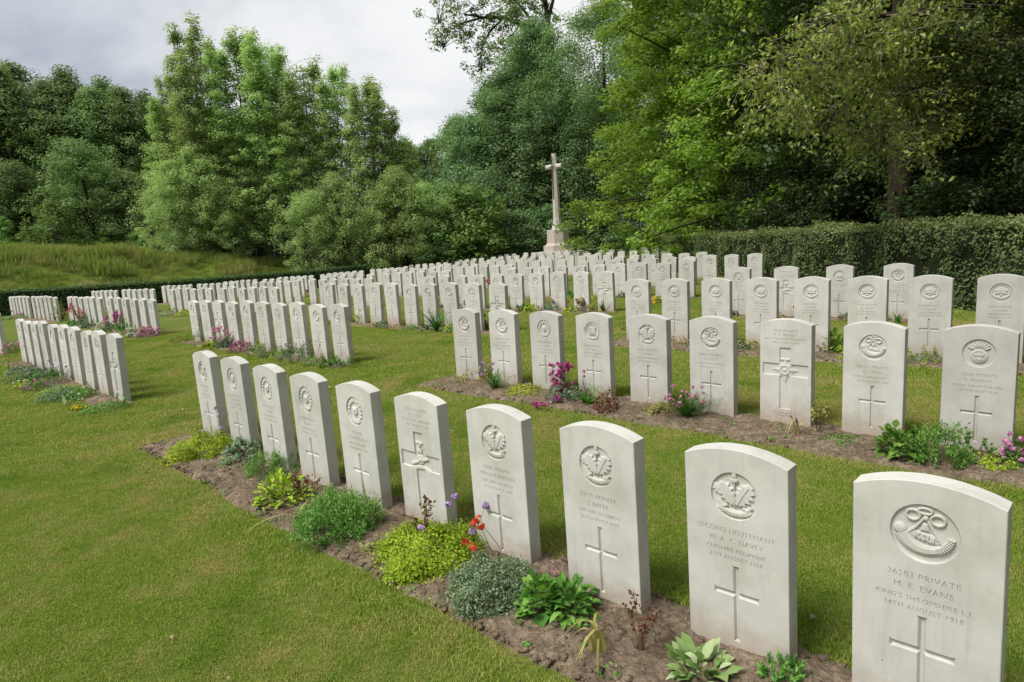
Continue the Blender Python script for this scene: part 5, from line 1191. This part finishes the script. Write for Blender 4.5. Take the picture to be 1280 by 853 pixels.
# third row of the middle plot
broad(450, 405, 30, 24, P_LIME, .09, 90, 'bright green leafy clump in the third middle bed', asp=.4); mound(468, 410, 18, 9, P_DRY, .03, 150, 'small brown plant beside the bright leafy clump'); mound(478, 411, 14, 10, P_BLUE, .03, 150, 'small dark bluish plant in the third middle bed')
mound(497, 413, 26, 8, P_DRY, .03, 250, 'straw coloured mat in the third middle bed'); mound(512, 413, 22, 9, P_FERN, .03, 200, 'grey green mat in the third middle bed'); strap(546, 415, 30, .02, 60, P_DEEP, 'spiky dark green clump in the third middle bed', droop=.35, spread=.8)
mound(562, 417, 22, 14, P_LIME, .035, 260, 'yellow green plant left of the aisle end of the second row'); broad(606, 412, 20, 22, P_GREEN, .08, 50, 'green plant half hidden behind the first stone of the second row')
flowers(692, 389, [(684, 377), (690, 375), (691, 378), (700, 374), (702, 379), (687, 383), (710, 378), (696, 384)], .035, F_CORAL, 'coral pink flowers far behind the third stone of the second row', k=16, extra=plant_mound(.25, .2, P_BLUE, .05, 260))
broad(650, 390, 22, 12, P_DEEP, .09, 60, 'dark leafy plant in the fourth row bed', asp=.5); twig_plant(728, 391, 16, 8, P_DRY, 'dry brown twigs before a fourth row stone', .05, spread=.7); strap(754, 391, 18, .025, 14, P_GREEN, 'green strap leaves before a fourth row stone', droop=.4, spread=.6)
# leftmost front row
mound(22, 478, 42, 22, P_BLUE, .022, 900, 'grey green lavender mound at the left end of the leftmost front row'); mound(28, 486, 22, 12, P_LIME, .02, 300, 'small lime plant at the edge of the leftmost bed', fl=(F_WHITE, 10, .02, .01)); mound(56, 482, 50, 24, P_DEEP, .02, 1300, 'deep green cushion in the leftmost bed'); mound(40, 490, 30, 14, P_DEEP, .02, 400, 'dark cushion with pink flowers at the edge of the leftmost bed', fl=(F_PINK, 12, .022, .02))
mound(68, 493, 44, 12, P_LIME, .02, 800, 'yellow green mat in the leftmost bed'); mound(66, 502, 40, 22, P_BLUE, .022, 1000, 'grey green rounded mound in the leftmost bed'); mound(97, 500, 34, 16, P_GREEN, .025, 600, 'green plant with white flowers in the leftmost bed', fl=(F_WHITE, 8, .02, .01)); strap(82, 508, 20, .012, 12, P_STRIPE, 'pale strap leaves at the edge of the leftmost bed', droop=.8, spread=.8)
mound(98, 513, 16, 6, P_GREEN, .02, 200, 'yellow flowering mat at the edge of the leftmost bed', fl=(F_YEL, 24, .018, .005)); mound(122, 515, 50, 12, P_FERN, .02, 900, 'low green weeds at the right end of the leftmost bed'); feather(148, 511, 26, 20, P_FERN, .02, 400, 'green weed at the corner of the leftmost end stone')
flowers(12, 470, [(3, 439), (6, 432), (12, 433), (14, 430), (16, 437), (21, 432), (23, 430), (6, 443), (22, 434), (31, 433)], .025, F_PINK, 'pale pink flowers on thin stems at the left picture edge', k=18); flowers(54, 484, [(47, 461), (54, 463), (58, 466), (65, 460), (66, 457), (61, 452), (77, 455), (83, 459), (39, 455), (34, 463)], .022, F_LILAC, 'lilac flowers before the leftmost front row', k=18)
# tall pink flowers before the third plot
def spires(px, py, lst, mat, label):
    pts = []
    for qx, qy in lst: pts += [(qx + rng.normal(0, .8), qy + q * 1.7) for q in range(7)]
    flowers(px, py, pts, .045, mat, label, 'flower_spires', k=10, stemr=.004)
spires(105, 408, [(88, 380), (93, 383), (99, 386), (103, 390), (110, 388), (115, 386), (121, 388)], F_CORAL, 'coral pink flower spires before the first stones of the third plot')
spires(150, 414, [(142, 392), (146, 390), (151, 393), (161, 393), (171, 392), (133, 396)], F_MAG, 'magenta flower spires before the right half of the third plot')
spires(76, 402, [(72, 384), (76, 383), (80, 386), (68, 389), (84, 388)], F_CORAL, 'tall coral flowers at the left end of the third plot')
feather(78, 405, 18, 26, P_FERN, .05, 500, 'tall green tuft under the coral flowers'); feather(103, 411, 30, 16, P_BLUE, .04, 700, 'grey green mound under the coral spires'); mound(128, 414, 18, 13, P_FERN, .035, 300, 'white flowering cushion before the third plot', fl=(F_WHITE, 60, .04, .01)); feather(150, 418, 26, 20, P_FERN, .04, 700, 'green mound between white and pink cushions'); mound(165, 422, 16, 12, P_BLUE, .035, 260, 'cream white flowering cushion near the end stone', fl=(F_WHITE, 50, .035, .01)); mound(181, 422, 24, 14, P_BLUE, .03, 350, 'pink flowering cushion at the end stone of the third plot', fl=(F_PINK, 70, .035, .02))
flowers(30, 398, [(x_, y_) for x_, y_ in zip(rng.uniform(12, 70, 40), rng.uniform(389, 400, 40))], .05, F_PINK, 'band of pink flowers before the farthest left stones', k=10, extra=plant_mound(.7, .15, P_GREEN, .06, 500)); flowers(6, 394, [(4, 384), (7, 381), (9, 383), (2, 387), (5, 380), (9, 386)], .07, F_MAG, 'magenta bush at the left picture edge', k=14, extra=plant_mound(.5, .3, P_BLUE, .07, 300))
mound(210, 396, 22, 12, P_GREY, .05, 260, 'greyish plant before the second row of the third plot'); mound(228, 396, 26, 9, P_LIME, .05, 350, 'bright green mat before the second row of the third plot'); mound(362, 378, 8, 7, P_LIME, .06, 80, 'small lime plant between far stones'); mound(381, 366, 8, 4, P_GREEN, .06, 60, 'tiny pink flower cushion before a far stone', fl=(F_MAG, 14, .05, .01)); flowers(610, 362, [(608, 352), (611, 354), (610, 350)], .07, F_CORAL, 'coral flower dot between far stones', k=12); mound(476, 371, 9, 13, P_LIME, .07, 120, 'lime plant between the far stones')
# low green plants in the beds of the rows farther back
WORDS = ['yellowish', 'dark green', 'grey green', 'bright green', 'bluish', 'deep green']
MATS_ = [P_YEL, P_GREEN, P_GREY, P_LIME, P_BLUE, P_DEEP]
rp = random.Random(8)
for (plot, k), sel in {('near', 2): (1, 3, 5, 6), ('near', 3): (0, 2, 3), ('middle', 1): (0, 2, 4, 6, 7), ('middle', 2): (1, 3, 5, 8), ('middle', 3): (0, 1, 3, 4, 6, 8), ('middle', 4): (0, 2, 3, 5), ('left', 1): (1, 4, 7, 9), ('left', 2): (0, 2, 5, 8), ('middle', 0): (2, 5, 7)}.items():
    for i in sel:
        s_, d_ = ROWS[plot, k][i][:2]; x, y = xy(s_ + rp.uniform(-.3, .3), d_ - rp.uniform(.12, .24)); w = rp.randrange(6); R_ = rp.uniform(.13, .26); H_ = rp.uniform(.07, .17)
        e = empty('low_plant', (x, y, float(ground(x, y)) + .01)); lf = .022 + .0016 * math.hypot(x, y)
        (pn, g_, m_), = plant_mound(R_, H_, MATS_[w], lf, int(420 * (R_ / .2) ** 2), clump=24) if i % 2 else plant_feather(R_, H_, MATS_[w], lf, 420)
        link(pn, mesh_np(pn, *g_), m_, e); tag(e, 'low %s plant before the %s stone of the %s row, %s' % (WORDS[w], ORD[i], ORD[k], PLOT[plot]), 'plant', 'bedding plants along the rows')
print('plants', len(PLANTS))
